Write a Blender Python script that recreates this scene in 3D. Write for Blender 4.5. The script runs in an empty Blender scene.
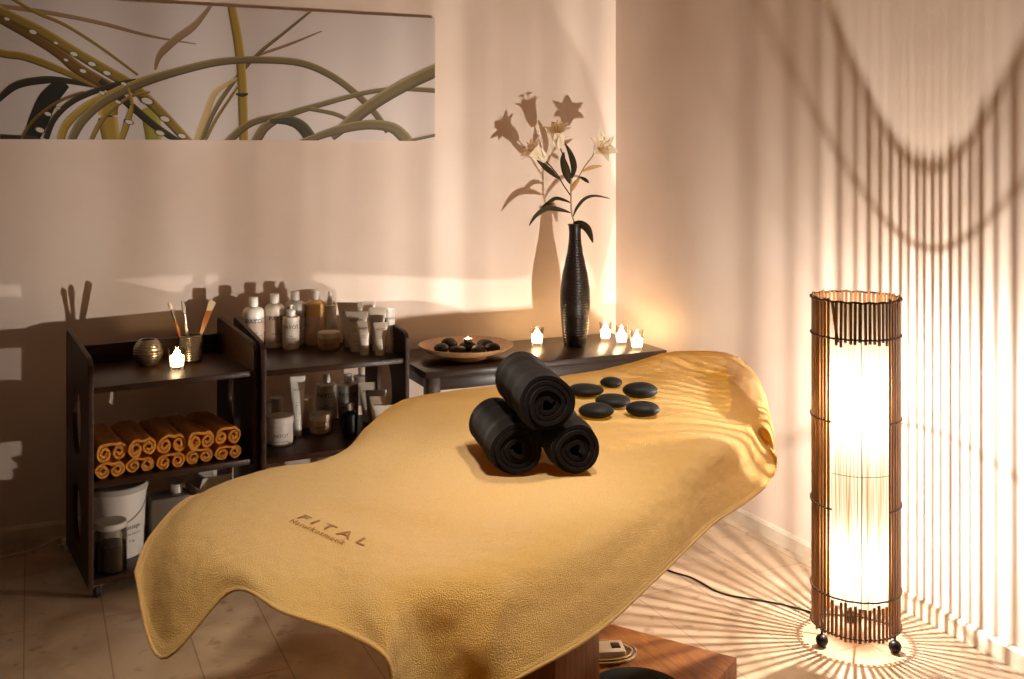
import bpy, bmesh, math, random
from mathutils import Vector, Matrix, noise
from mathutils.bvhtree import BVHTree
random.seed(7)
C = bpy.context.scene.collection
SC = bpy.context.scene
PI = math.pi

# ------------------------------------------------------------------ camera
F_PX, HOR, EYE, YAW = 1050.0, 152.0, 1.55, math.radians(24.66)
cam = bpy.data.objects.new('camera', bpy.data.cameras.new('camera'))
C.objects.link(cam)
cam.location = (0, 0, EYE)
cam.rotation_euler = (PI / 2, 0, -YAW)
cam.data.sensor_width = 36
cam.data.lens = 36 * F_PX / 1024
cam.data.shift_y = -(339.5 - HOR) / 1024
cam.data.clip_start = 0.02
SC.camera = cam
# ------------------------------------------------------------------ light and exposure
w = bpy.data.worlds.new('world'); SC.world = w; w.use_nodes = True
w.node_tree.nodes['Background'].inputs[0].default_value = (1.0, 0.78, 0.58, 1)
w.node_tree.nodes['Background'].inputs[1].default_value = 0.03
SC.view_settings.view_transform = 'Standard'
SC.view_settings.look = 'None'
SC.view_settings.gamma = 1
SC.view_settings.exposure = 0.08
SC.view_settings.use_curve_mapping = False
SC.cycles.use_denoising = True
SC.cycles.max_bounces = 8
SC.cycles.diffuse_bounces = 5
SC.cycles.transparent_max_bounces = 24
SC.cycles.sample_clamp_indirect = 4
LAMP_UP, LAMP_LOW = 195.0, 125.0
LAMP_COL = (1.0, 0.94, 0.885)
for sx_, sy_, se_, tx_, ty_ in ((.98, 1.50, 200, .70, 2.16), (1.75, 2.00, 165, 1.47, 2.60)):      # two unseen spots added below the ceiling to brighten the table
    sp = bpy.data.lights.new('added_table_spot', 'SPOT'); sp.energy = se_ * 1.3; sp.color = (1.0, .88, .70); sp.spot_size = math.radians(52); sp.spot_blend = 1.0; sp.shadow_soft_size = .10
    so_ = bpy.data.objects.new('added_table_spot', sp); C.objects.link(so_); so_.location = (sx_, sy_, 2.62); so_.rotation_euler = (Vector((tx_, ty_, .75)) - Vector((sx_, sy_, 2.62))).to_track_quat('-Z', 'Y').to_euler()
CANDLE_W = 0.45
CANDLE_COL = (1.0, 0.58, 0.25)

# ------------------------------------------------------------------ measuring helpers
SN, CS = math.sin(YAW), math.cos(YAW)
FW, RT = Vector((SN, CS, 0)), Vector((CS, -SN, 0))
def ray(px, py):
    return FW + RT * ((px - 512) / F_PX) + Vector((0, 0, -(py - HOR) / F_PX))
EYEP = Vector((0, 0, EYE))
def P(px, py, z):                      # on the level plane z
    d = ray(px, py); return EYEP + d * ((z - EYE) / d.z)
def PY(px, py, y):                     # on the plane Y = y
    d = ray(px, py); return EYEP + d * (y / d.y)
def PX(px, py, x):
    d = ray(px, py); return EYEP + d * (x / d.x)
def PD(px, py, dep):                   # at a distance along the view axis
    return EYEP + ray(px, py) * dep
def depth(v): return Vector(v).dot(FW)

# ------------------------------------------------------------------ materials
def lin(c): return tuple((x / 12.92 if x <= .04045 else ((x + .055) / 1.055) ** 2.4) for x in c)
def rgb(r, g, b): return lin((r / 255, g / 255, b / 255)) + (1,)
MATS = {}
def mat(name, col, rough=.5, metal=0, spec=.5, bump=None, var=None, sheen=0, coat=0, coat_r=.1, **kw):
    """principled; bump=(scale, strength, distance) noise; var=(scale, colour2, lo, hi) noise mix"""
    if name in MATS: return MATS[name]
    m = bpy.data.materials.new(name); m.use_nodes = True
    nt = m.node_tree; N = nt.nodes; L = nt.links
    b = N['Principled BSDF']
    b.inputs['Base Color'].default_value = col
    b.inputs['Roughness'].default_value = rough
    b.inputs['Metallic'].default_value = metal
    b.inputs['Specular IOR Level'].default_value = spec
    b.inputs['Sheen Weight'].default_value = sheen
    b.inputs['Sheen Roughness'].default_value = .4
    b.inputs['Coat Weight'].default_value = coat
    b.inputs['Coat Roughness'].default_value = coat_r
    tc = N.new('ShaderNodeTexCoord')
    if var:
        n = N.new('ShaderNodeTexNoise'); n.inputs['Scale'].default_value = var[0]; n.inputs['Detail'].default_value = 6
        mp = N.new('ShaderNodeMapping')
        if 'stretch' in kw: mp.inputs['Scale'].default_value = kw['stretch']
        L.new(tc.outputs['Object'], mp.inputs[0]); L.new(mp.outputs[0], n.inputs['Vector'])
        r = N.new('ShaderNodeValToRGB'); r.color_ramp.elements[0].position = var[2]; r.color_ramp.elements[1].position = var[3]
        r.color_ramp.elements[0].color = col; r.color_ramp.elements[1].color = var[1]
        L.new(n.outputs['Fac'], r.inputs[0]); L.new(r.outputs[0], b.inputs['Base Color'])
    if bump:
        n2 = N.new('ShaderNodeTexNoise'); n2.inputs['Scale'].default_value = bump[0]; n2.inputs['Detail'].default_value = 3
        L.new(tc.outputs['Object'], n2.inputs['Vector'])
        bp = N.new('ShaderNodeBump'); bp.inputs['Strength'].default_value = bump[1]; bp.inputs['Distance'].default_value = bump[2]
        L.new(n2.outputs['Fac'], bp.inputs['Height']); L.new(bp.outputs[0], b.inputs['Normal'])
    if 'emit' in kw:
        b.inputs['Emission Color'].default_value = kw['emit'][0]; b.inputs['Emission Strength'].default_value = kw['emit'][1]
    MATS[name] = m
    return m

def add_translucent(m, col, fac):
    nt = m.node_tree; N = nt.nodes; L = nt.links
    out = N['Material Output']; b = N['Principled BSDF']
    t = N.new('ShaderNodeBsdfTranslucent'); t.inputs[0].default_value = col
    mx = N.new('ShaderNodeMixShader'); mx.inputs[0].default_value = fac
    L.new(b.outputs[0], mx.inputs[1]); L.new(t.outputs[0], mx.inputs[2]); L.new(mx.outputs[0], out.inputs[0])

def glass(name, col, gl=.5, rough=.03):
    """thin clear glass: see-through with a sheen"""
    m = bpy.data.materials.new(name); m.use_nodes = True
    nt = m.node_tree; N = nt.nodes; L = nt.links; N.remove(N['Principled BSDF'])
    tr = N.new('ShaderNodeBsdfTransparent'); tr.inputs[0].default_value = col
    g = N.new('ShaderNodeBsdfGlossy'); g.inputs['Roughness'].default_value = rough
    fr = N.new('ShaderNodeFresnel'); fr.inputs[0].default_value = 1.45
    ad = N.new('ShaderNodeMath'); ad.operation = 'MULTIPLY'; ad.inputs[1].default_value = gl
    mx = N.new('ShaderNodeMixShader')
    L.new(fr.outputs[0], ad.inputs[0]); L.new(ad.outputs[0], mx.inputs[0])
    L.new(tr.outputs[0], mx.inputs[1]); L.new(g.outputs[0], mx.inputs[2]); L.new(mx.outputs[0], N['Material Output'].inputs[0])
    MATS[name] = m
    return m

M_WALL = mat('polished_plaster', rgb(226, 207, 192), .5, bump=(9, .05, .01), var=(2.2, rgb(218, 197, 179), .35, .7), spec=.2)
M_CEIL = mat('ceiling_paint', rgb(150, 126, 102), .7)
M_TRIM = mat('baseboard_stone', rgb(214, 198, 178), .35, var=(8, rgb(196, 176, 152), .4, .7))
M_WOOD = mat('dark_wood', rgb(62, 37, 22), .45, spec=.3, var=(14, rgb(36, 20, 12), .35, .75), stretch=(1, 1, 9))
M_WOODH = mat('dark_wood_board', rgb(64, 40, 26), .36, spec=.35, var=(14, rgb(37, 22, 14), .35, .75), stretch=(1, 9, 9))
M_CONS = mat('espresso_wood', rgb(48, 34, 27), .32, var=(12, rgb(30, 21, 17), .35, .75), stretch=(1, 8, 8), coat=.12, coat_r=.2)
M_BEDW = mat('brown_wood', rgb(146, 88, 36), .4, spec=.25, var=(9, rgb(94, 54, 22), .3, .75), stretch=(10, 1, 1))
M_BLACKP = mat('black_plastic', rgb(14, 13, 13), .4, spec=.25)
M_RUB = mat('caster_rubber', rgb(20, 18, 17), .5)
M_BLACKT = mat('black_terry', rgb(24, 18, 18), .95, spec=.1, bump=(300, .7, .003), sheen=.08)
M_YEL = mat('yellow_terry', rgb(244, 200, 118), .92, spec=.12, bump=(420, 1.0, .009), var=(260, rgb(236, 184, 98), .4, .62), sheen=.35)
add_translucent(M_YEL, rgb(248, 186, 40), .28)
M_ORA = mat('orange_terry', rgb(232, 162, 72), .95, spec=.1, bump=(500, .8, .003), var=(70, rgb(214, 138, 54), .35, .7), sheen=.2)
M_EMB = mat('dark_thread', rgb(132, 92, 48), .8)
M_STONE = mat('basalt', rgb(24, 23, 24), .6, spec=.22, bump=(60, .15, .002), var=(30, rgb(34, 33, 33), .4, .7))
M_STONE2 = mat('basalt_rough', rgb(30, 28, 27), .6, bump=(80, .3, .002))
M_VASE = mat('dark_lacquer', rgb(30, 21, 18), .35, spec=.35)
M_PLATE = mat('woven_tan', rgb(204, 162, 114), .5, bump=(240, .3, .002), var=(40, rgb(184, 140, 94), .35, .7))
M_WHITE = mat('white_plastic', rgb(232, 226, 216), .35)
M_CREAMP = mat('cream_plastic', rgb(226, 212, 192), .35)
M_GREYP = mat('grey_plastic', rgb(188, 182, 174), .35)
M_LABEL = mat('beige_label', rgb(206, 182, 160), .5)
M_INK = mat('dark_ink', rgb(60, 50, 46), .6)
M_AMBER = mat('amber_lotion', rgb(218, 176, 110), .3)
M_JARW = mat('tan_jar', rgb(196, 166, 132), .4)
M_SILVER = mat('ribbed_silver', rgb(176, 168, 156), .28, metal=.9)
M_BRUSHW = mat('brush_handle_wood', rgb(168, 104, 52), .4)
M_BRISTLE = mat('pale_bristle', rgb(232, 218, 188), .8)
M_FERRULE = mat('ferrule', rgb(200, 190, 170), .25, metal=.9)
M_GLASSC = glass('candle_glass', (.96, .94, .9, 1))
M_JARG = glass('jar_glass', (.9, .88, .84, 1))
M_DARKL = mat('dark_liquid', rgb(34, 20, 14), .2)
M_WAX = mat('candle_wax', rgb(250, 236, 210), .5, emit=((1, .72, .42, 1), 7))
M_FLAME = mat('flame', (1, .8, .5, 1), .5, emit=((1, .74, .4, 1), 60))
M_TIN = mat('tealight_tin', rgb(190, 186, 180), .3, metal=.9)
M_PETAL = mat('lily_petal', rgb(250, 242, 222), .5); add_translucent(M_PETAL, rgb(250, 232, 196), .3)
M_STAMEN = mat('stamen', rgb(206, 160, 60), .6)
M_LEAF = mat('lily_leaf', rgb(50, 42, 20), .6, spec=.2)
M_STEM = mat('lily_stem', rgb(150, 132, 82), .5)
M_BUD = mat('lily_sheath', rgb(186, 140, 74), .5)
M_SLAT = mat('bamboo_slat', rgb(158, 110, 60), .45, var=(40, rgb(112, 74, 40), .35, .7), stretch=(1, 1, .2))
M_TIE = mat('twine', rgb(74, 50, 32), .7)
M_CORDB = mat('black_cord', rgb(20, 18, 18), .5)
M_CORDW = mat('white_cord', rgb(206, 190, 168), .5)
M_CHROME = mat('chrome', rgb(210, 205, 198), .15, metal=1)
M_REMOTE = mat('handset_beige', rgb(176, 158, 136), .4)
M_CANVAS = mat('canvas_edge', rgb(208, 198, 193), .6)
M_BOX = mat('white_carton', rgb(222, 214, 202), .6)

# ------------------------------------------------------------------ mesh helpers
def new(): return bmesh.new()
def link(name, me, m, parent=None, smooth=True):
    o = bpy.data.objects.new(name, me); C.objects.link(o)
    if m: me.materials.append(m)
    if smooth:
        for p in me.polygons: p.use_smooth = True
    if parent: o.parent = parent
    return o
def obj(name, bm, m, parent=None, smooth=True, sharp=None):
    bmesh.ops.recalc_face_normals(bm, faces=bm.faces)
    me = bpy.data.meshes.new(name); bm.to_mesh(me); bm.free()
    o = link(name, me, m, parent, smooth)
    if smooth: me.set_sharp_from_angle(angle=math.radians(sharp or 40))
    return o
def thing(name, label, cat, loc=(0, 0, 0), rotz=0, group=None):
    o = bpy.data.objects.new(name, None); C.objects.link(o)
    o.empty_display_size = .05
    o.location = loc; o.rotation_euler = (0, 0, rotz)
    return tag(o, label, cat, group)
def tag(o, label, cat, group=None):
    o['label'] = label; o['category'] = cat
    if group: o['group'] = group
    return o
def struct(o): o['kind'] = 'structure'; return o
def dup(root, loc, label=None, rotz=None, scale=None):
    r = root.copy(); C.objects.link(r); r.location = loc
    if rotz is not None: r.rotation_euler = (0, 0, rotz)
    if scale: r.scale = scale
    if label: r['label'] = label
    for ch in list(root.children):
        c = ch.copy(); C.objects.link(c); c.parent = r
        for g in list(ch.children):
            d = g.copy(); C.objects.link(d); d.parent = c
    return r
def box(bm, x0, x1, y0, y1, z0, z1, bev=0, mtx=None):
    r = bmesh.ops.create_cube(bm, size=1)
    vs = r['verts']
    for v in vs:
        v.co = Vector(((x0 + x1) / 2 + v.co.x * (x1 - x0), (y0 + y1) / 2 + v.co.y * (y1 - y0), (z0 + z1) / 2 + v.co.z * (z1 - z0)))
        if mtx: v.co = mtx @ v.co
    if bev:
        es = list({e for v in vs for e in v.link_edges})
        bmesh.ops.bevel(bm, geom=es, offset=bev, segments=2, profile=.5, affect='EDGES')
def lathe(bm, prof, seg=32, c=(0, 0, 0), mtx=None):
    """prof: list of (r, z); r = 0 closes"""
    c = Vector(c); rings = []
    T = (lambda p: mtx @ p) if mtx else (lambda p: p)
    for r, z in prof:
        if r < 1e-6: rings.append([bm.verts.new(T(c + Vector((0, 0, z))))])
        else: rings.append([bm.verts.new(T(c + Vector((r * math.cos(2 * PI * k / seg), r * math.sin(2 * PI * k / seg), z)))) for k in range(seg)])
    for a, b in zip(rings, rings[1:]):
        for k in range(seg):
            k2 = (k + 1) % seg
            q = []
            q.append(a[k % len(a)]);
            if len(a) > 1: q.append(a[k2])
            if len(b) > 1: q += [b[k2], b[k]]
            else: q.append(b[0])
            if len(q) >= 3: bm.faces.new(q)
def smooth_path(pts, n=8):
    pts = [Vector(p) for p in pts]; out = []
    for i in range(len(pts) - 1):
        p0 = pts[max(i - 1, 0)]; p1 = pts[i]; p2 = pts[i + 1]; p3 = pts[min(i + 2, len(pts) - 1)]
        for k in range(n):
            t = k / n
            out.append(.5 * ((2 * p1) + (p2 - p0) * t + (2 * p0 - 5 * p1 + 4 * p2 - p3) * t * t + (3 * p1 - p0 - 3 * p2 + p3) * t ** 3))
    out.append(pts[-1]); return out
def tube(bm, pts, r, seg=8, closed=False):
    """r: number or list"""
    pts = [Vector(p) for p in pts]; n = len(pts); rings = []; up = None
    for i, p in enumerate(pts):
        if closed: d = pts[(i + 1) % n] - pts[i - 1]
        else: d = pts[min(i + 1, n - 1)] - pts[max(i - 1, 0)]
        d.normalize()
        if up is None:
            up = Vector((0, 0, 1)) if abs(d.z) < .9 else Vector((1, 0, 0))
        up = (up - d * up.dot(d)).normalized(); s = d.cross(up)
        rr = r[i] if isinstance(r, (list, tuple)) else r
        rings.append([bm.verts.new(p + (up * math.cos(2 * PI * k / seg) + s * math.sin(2 * PI * k / seg)) * rr) for k in range(seg)])
    for i in range(n if closed else n - 1):
        a, b = rings[i], rings[(i + 1) % n]
        for k in range(seg): bm.faces.new((a[k], a[(k + 1) % seg], b[(k + 1) % seg], b[k]))
    if not closed:
        bm.faces.new(rings[0]); bm.faces.new(rings[-1][::-1])
def ball(bm, c, r, scale=(1, 1, 1), seg=16):
    res = bmesh.ops.create_uvsphere(bm, u_segments=seg, v_segments=seg // 2, radius=r)
    for v in res['verts']: v.co = Vector((v.co.x * scale[0], v.co.y * scale[1], v.co.z * scale[2])) + Vector(c)
def text_mesh(body, size, spacing=1.0):
    cu = bpy.data.curves.new('lettering', 'FONT'); cu.body = body; cu.size = size; cu.space_character = spacing
    cu.align_x = 'CENTER'; cu.align_y = 'CENTER'; cu.resolution_u = 2
    o = bpy.data.objects.new('lettering', cu); C.objects.link(o)
    dg = bpy.context.evaluated_depsgraph_get()
    me = bpy.data.meshes.new_from_object(o.evaluated_get(dg))
    bpy.data.objects.remove(o); bpy.data.curves.remove(cu)
    bm = new(); bm.from_mesh(me); bpy.data.meshes.remove(me)
    bmesh.ops.subdivide_edges(bm, edges=[e for e in bm.edges if e.calc_length() > size * .25], cuts=2)
    return bm
def panel_2d(loops, thick):
    """closed loops in (y, z), first the outline then holes; a board of that thickness from x = 0"""
    cu = bpy.data.curves.new('panel', 'CURVE'); cu.dimensions = '2D'; cu.fill_mode = 'BOTH'; cu.extrude = thick / 2; cu.bevel_depth = .0015; cu.bevel_resolution = 1
    for lp in loops:
        s = cu.splines.new('POLY'); s.points.add(len(lp) - 1); s.use_cyclic_u = True
        for q, (a, b) in zip(s.points, lp): q.co = (a, b, 0, 1)
    o = bpy.data.objects.new('panel', cu); C.objects.link(o)
    dg = bpy.context.evaluated_depsgraph_get()
    me = bpy.data.meshes.new_from_object(o.evaluated_get(dg))
    bpy.data.objects.remove(o); bpy.data.curves.remove(cu)
    bm = new(); bm.from_mesh(me); bpy.data.meshes.remove(me)
    for v in bm.verts: v.co = Vector((v.co.z + thick / 2, v.co.x, v.co.y))
    return bm

# ------------------------------------------------------------------ the room
XR, YB, XL, YF, ZC = 2.70, 4.62, -1.7, -1.3, 2.65
def floor_material():
    m = bpy.data.materials.new('marble_tiles'); m.use_nodes = True
    nt = m.node_tree; N = nt.nodes; L = nt.links; b = N['Principled BSDF']
    tc = N.new('ShaderNodeTexCoord'); mp = N.new('ShaderNodeMapping')
    mp.inputs['Rotation'].default_value = (0, 0, PI / 2)
    mp.inputs['Location'].default_value = (0.12, 0.017, 0)
    L.new(tc.outputs['Object'], mp.inputs[0])
    br = N.new('ShaderNodeTexBrick'); br.offset = .5
    br.inputs['Scale'].default_value = 1
    br.inputs['Brick Width'].default_value = 1.21; br.inputs['Row Height'].default_value = .242
    br.inputs['Mortar Size'].default_value = .0022; br.inputs['Mortar Smooth'].default_value = .2
    br.inputs['Color1'].default_value = rgb(194, 172, 147); br.inputs['Color2'].default_value = rgb(182, 158, 132)
    br.inputs['Mortar'].default_value = rgb(142, 116, 92)
    L.new(mp.outputs[0], br.inputs['Vector'])
    n1 = N.new('ShaderNodeTexNoise'); n1.inputs['Scale'].default_value = 3.2; n1.inputs['Detail'].default_value = 9; n1.inputs['Distortion'].default_value = 1.2
    L.new(tc.outputs['Object'], n1.inputs['Vector'])
    r1 = N.new('ShaderNodeValToRGB'); r1.color_ramp.elements[0].position = .35; r1.color_ramp.elements[1].position = .68
    r1.color_ramp.elements[0].color = (.62, .55, .47, 1); r1.color_ramp.elements[1].color = (1, 1, 1, 1)
    L.new(n1.outputs['Fac'], r1.inputs[0])
    mx = N.new('ShaderNodeMix'); mx.data_type = 'RGBA'; mx.blend_type = 'MULTIPLY'; mx.inputs[0].default_value = .8
    L.new(br.outputs['Color'], mx.inputs[6]); L.new(r1.outputs[0], mx.inputs[7])
    n2 = N.new('ShaderNodeTexNoise'); n2.inputs['Scale'].default_value = 14; n2.inputs['Detail'].default_value = 8
    L.new(tc.outputs['Object'], n2.inputs['Vector'])
    r2 = N.new('ShaderNodeValToRGB'); r2.color_ramp.elements[0].position = .30; r2.color_ramp.elements[1].position = .40
    r2.color_ramp.elements[0].color = (.5, .38, .28, 1); r2.color_ramp.elements[1].color = (1, 1, 1, 1)
    L.new(n2.outputs['Fac'], r2.inputs[0])
    mx2 = N.new('ShaderNodeMix'); mx2.data_type = 'RGBA'; mx2.blend_type = 'MULTIPLY'; mx2.inputs[0].default_value = .7
    L.new(mx.outputs[2], mx2.inputs[6]); L.new(r2.outputs[0], mx2.inputs[7])
    L.new(mx2.outputs[2], b.inputs['Base Color'])
    b.inputs['Roughness'].default_value = .36
    return m
def slab(name, m, *a):
    bm = new(); box(bm, *a); return struct(obj(name, bm, m, smooth=False))
slab('floor', floor_material(), XL, XR, YF, YB, -.08, 0)
slab('wall_back', M_WALL, XL, XR + .1, YB, YB + .1, 0, ZC)
slab('wall_right', M_WALL, XR, XR + .1, YF, YB, 0, ZC)
slab('ceiling', M_CEIL, XL - .1, XR + .1, YF, YB + .1, ZC, ZC + .08)
def baseboard(name, horiz):
    bm = new(); prof = [(0, 0), (.014, 0), (.014, .050), (.008, .060), (0, .062)]
    ends = []
    for e in (0, 1):
        if horiz: ends.append([bm.verts.new(((XL, XR - .015)[e], YB - a, z)) for a, z in prof])
        else: ends.append([bm.verts.new((XR - a, (YF, YB)[e], z)) for a, z in prof])
    n = len(prof)
    for k in range(n): bm.faces.new((ends[0][k], ends[0][(k + 1) % n], ends[1][(k + 1) % n], ends[1][k]))
    bm.faces.new(ends[0]); bm.faces.new(ends[1][::-1])
    struct(obj(name, bm, M_TRIM, smooth=False))
baseboard('baseboard_back', True); baseboard('baseboard_right', False)

# ------------------------------------------------------------------ the massage table and its terry cover
UB, NB = Vector((.839, .545, 0)), Vector((-.545, .839, 0))     # along and across the table
def UN(u, n, z): return UB * u + NB * n + Vector((0, 0, z))
def terry_cover():
    P = lambda a, b, z: globals()['P'](a, b, z - .04)
    r1 = [None, (176, 556, .742), (203, 496, .775), (265, 471, .775), (335, 456, .775), (402, 401, .785), (500, 386, .79), (600, 371, .80), (676, 353, .81), (733, 358, .80), None]
    r5 = [(385, 656, .692), (384, 622, .735), (402, 590, .765), (478, 576, .777), (560, 548, .785), (628, 503, .79), (668, 470, .79), (705, 452, .775), (738, 442, .74), (762, 440, .70), (775, 456, .66)]
    r6 = [(391, 690, .637), (398, 668, .66), (425, 640, .68), (496, 632, .69), (578, 596, .71), (640, 545, .73), (679, 512, .73), (712, 488, .695), (745, 472, .66), (768, 462, .645), (776, 462, .64)]
    r7 = [(392, 722, .575), (400, 735, .54), (440, 722, .535), (512, 681, .610), (594, 634, .640), (652, 582, .662), (690, 545, .655), (716, 521, .63), (744, 503, .605), (766, 485, .60), (775, 470, .62)]
    e = lambda q: P(*q)
    R5 = [e(q) for q in r5]; R6 = [e(q) for q in r6]; R7 = [e(q) for q in r7]
    R1 = [e(q) if q else None for q in r1]
    R1[0] = P(162, 658, .60)
    rend = {2: (753, 372, .79), 3: (763, 404, .78), 4: (766, 426, .745)}
    lend = {2: [(232, 591, .73), (226, 560, .765), (248, 513, .785)], 3: [(284, 613, .735), (276, 572, .765), (296, 524, .785)], 4: [(345, 633, .71), (336, 592, .75), (346, 551, .78)]}
    # back side: falls away behind the crest
    R0 = [P(135, 573, .69), P(152, 536, .72)]
    R0.append(P(194, 497, .745))
    for i in range(3, 10):
        R0.append(R1[i] + NB * .055 + Vector((0, 0, -.09 if i == 3 else -.20)))
    R1[10] = R1[9] + UB * .05 + Vector((0, 0, -.14))
    R0.append(R1[10] + NB * .04 + Vector((0, 0, -.12)))
    rows = [R0, R1]
    crown = {2: .012, 3: .016, 4: .012}
    for j, t in ((2, .27), (3, .53), (4, .79)):
        row = []
        for i in range(11):
            if i < 3: row.append(P(*lend[j][i]))
            elif i == 9: row.append(P(*rend[j]))
            elif i == 10: row.append(rows_end(P(*rend[j])))
            else:
                q = R1[i].lerp(R5[i], t); q.z += crown[j]; row.append(q)
        rows.append(row)
    rows += [R5, R6, R7]
    # bicubic interpolation of the net
    sub = 26
    cols = [smooth_path(r, sub) for r in rows]
    nU = len(cols[0]); grid = []
    for k in range(nU): grid.append(smooth_path([c[k] for c in cols], sub))
    nV = len(grid[0])
    # soft folds: (pixel, pixel, height above eye plane, width, lift)
    folds = [((640, 424), (750, 396), .03, .016), ((612, 440), (735, 418), .028, -.014), ((648, 398), (742, 374), .025, .012),
             ((660, 455), (760, 437), .035, .014), ((560, 455), (655, 418), .05, -.008), ((590, 425), (680, 380), .03, .008),
             ((290, 517), (440, 556), .035, .012), ((300, 505), (470, 535), .05, -.010), ((210, 500), (215, 560), .03, .010),
             ((430, 545), (560, 470), .06, -.008), ((620, 378), (600, 365), .03, .006)]
    segs = [(P(a[0], a[1], .79), P(b[0], b[1], .79), s, h) for a, b, s, h in folds]
    faces_folds = [((575, 520), (540, 640), .03, -.022), ((640, 480), (622, 590), .024, .016), ((610, 500), (585, 620), .022, -.016), ((676, 478), (668, 560), .02, -.014), ((505, 575), (470, 690), .035, .018)]
    fsegs = [(P(a[0], a[1], .77), P(b[0], b[1], .62), s, h) for a, b, s, h in faces_folds]
    def dseg(p, a, b):
        ab = b - a; t = max(0, min(1, (p - a).dot(ab) / ab.length_squared)); q = a + ab * t
        return (p - q).length, min(1, 4 * t + .15, 4 * (1 - t) + .15)
    bm = new(); V = []
    for k in range(nU):
        col = []
        for l in range(nV):
            p = grid[k][l]
            a = grid[min(k + 1, nU - 1)][l] - grid[max(k - 1, 0)][l]; b = grid[k][min(l + 1, nV - 1)] - grid[k][max(l - 1, 0)]
            nr = a.cross(b); nr = nr.normalized() if nr.length > 1e-9 else Vector((0, 0, 1))
            if nr.z < 0: nr = -nr
            h = 0
            for s0, s1, s, amp in segs:
                p2 = Vector((p.x, p.y, .79)); d, f = dseg(p2, s0, s1); h += amp * f * math.exp(-(d / s) ** 2) * (1 if p.z > .7 else .3)
            for s0, s1, s, amp in fsegs:
                d, f = dseg(p, s0, s1); h += amp * f * math.exp(-(d / s) ** 2)
            h += .007 * noise.noise(p * 4.5) + .0016 * noise.noise(p * 40)
            edge = min(k, nU - 1 - k, l, nV - 1 - l)
            if edge < 5: h *= edge / 5; h += .002
            col.append(bm.verts.new(p + nr * h))
        V.append(col)
    for k in range(nU - 1):
        for l in range(nV - 1): bm.faces.new((V[k][l], V[k][l + 1], V[k + 1][l + 1], V[k + 1][l]))
    global HEM
    HEM = [V[k][0].co.copy() for k in range(0, nU, 3)] + [V[nU - 1][l].co.copy() for l in range(0, nV, 3)] + [V[k][nV - 1].co.copy() for k in range(nU - 1, -1, -3)] + [V[0][l].co.copy() for l in range(nV - 1, 0, -3)]
    return bm
def rows_end(p): return p + UB * .06 + NB * -.01 + Vector((0, 0, -.15))
bmt = terry_cover()
BVH = BVHTree.FromBMesh(bmt)
def bed_at(px, py):
    d = ray(px, py).normalized(); h = BVH.ray_cast(EYEP, d); return h[0]
def bed_z(x, y):
    h = BVH.ray_cast(Vector((x, y, 1.5)), Vector((0, 0, -1))); return h[0].z if h[0] else .78
cover = obj('terry_cover', bmt, M_YEL, sharp=180)
bm = new(); tube(bm, HEM, .0035, 8, True); obj('hem', bm, M_YEL, cover)
tag(cover, 'yellow terry cover draped over the massage table, corners hanging', 'towel')
# lettering on the foot end
o1 = P(291, 522, .745); e1 = (P(345, 543, .745) - o1); len1 = e1.length; e1.normalize(); e2 = Vector((-e1.y, e1.x, 0))
if e2.dot(UB) < 0: e2 = -e2
for body, size, w_, off in (('FITAL', .034, 1.5, .026), ('Naturkosmetik', .019, 1.1, .000)):
    bmE = new(); t = text_mesh(body, size, w_)
    xs = [v.co.x for v in t.verts]; x0 = min(xs); sx = len1 * (1.22 if off else 1.0) / (max(xs) - x0)
    vm = {}
    for v in t.verts:
        q = o1 + e1 * ((v.co.x - x0) * sx) + e2 * (v.co.y + off)
        vm[v] = bmE.verts.new((q.x, q.y, bed_z(q.x, q.y) + .0022))
    for f in t.faces: bmE.faces.new([vm[v] for v in f.verts])
    t.free()
    emb = obj('embroidered_lettering', bmE, M_EMB, cover, smooth=False); emb['label'] = 'dark embroidered lettering'

mt = thing('massage_table', 'massage table on a brown wooden pedestal and plinth under the yellow cover', 'massage table', (0, 0, 0))
def un_box(bm, u0, u1, n0, n1, z0, z1, bev=.004):
    mx = Matrix(((UB.x, NB.x, 0, 0), (UB.y, NB.y, 0, 0), (0, 0, 1, 0), (0, 0, 0, 1)))
    box(bm, u0, u1, n0, n1, z0, z1, bev, mx)
PLZ = .12
bm = new(); un_box(bm, 2.12, 2.85, 1.05, 1.78, 0.0, PLZ); obj('plinth', bm, M_BEDW, mt, sharp=30)
bm = new(); un_box(bm, 2.08, 2.30, 1.20, 1.66, PLZ, .60); obj('pedestal', bm, M_BEDW, mt, sharp=30)
bm = new(); un_box(bm, 1.58, 2.66, 1.18, 1.66, .60, .69, .03); obj('padded_top', bm, mat('beige_vinyl', rgb(196, 176, 148), .5), mt)

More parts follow.
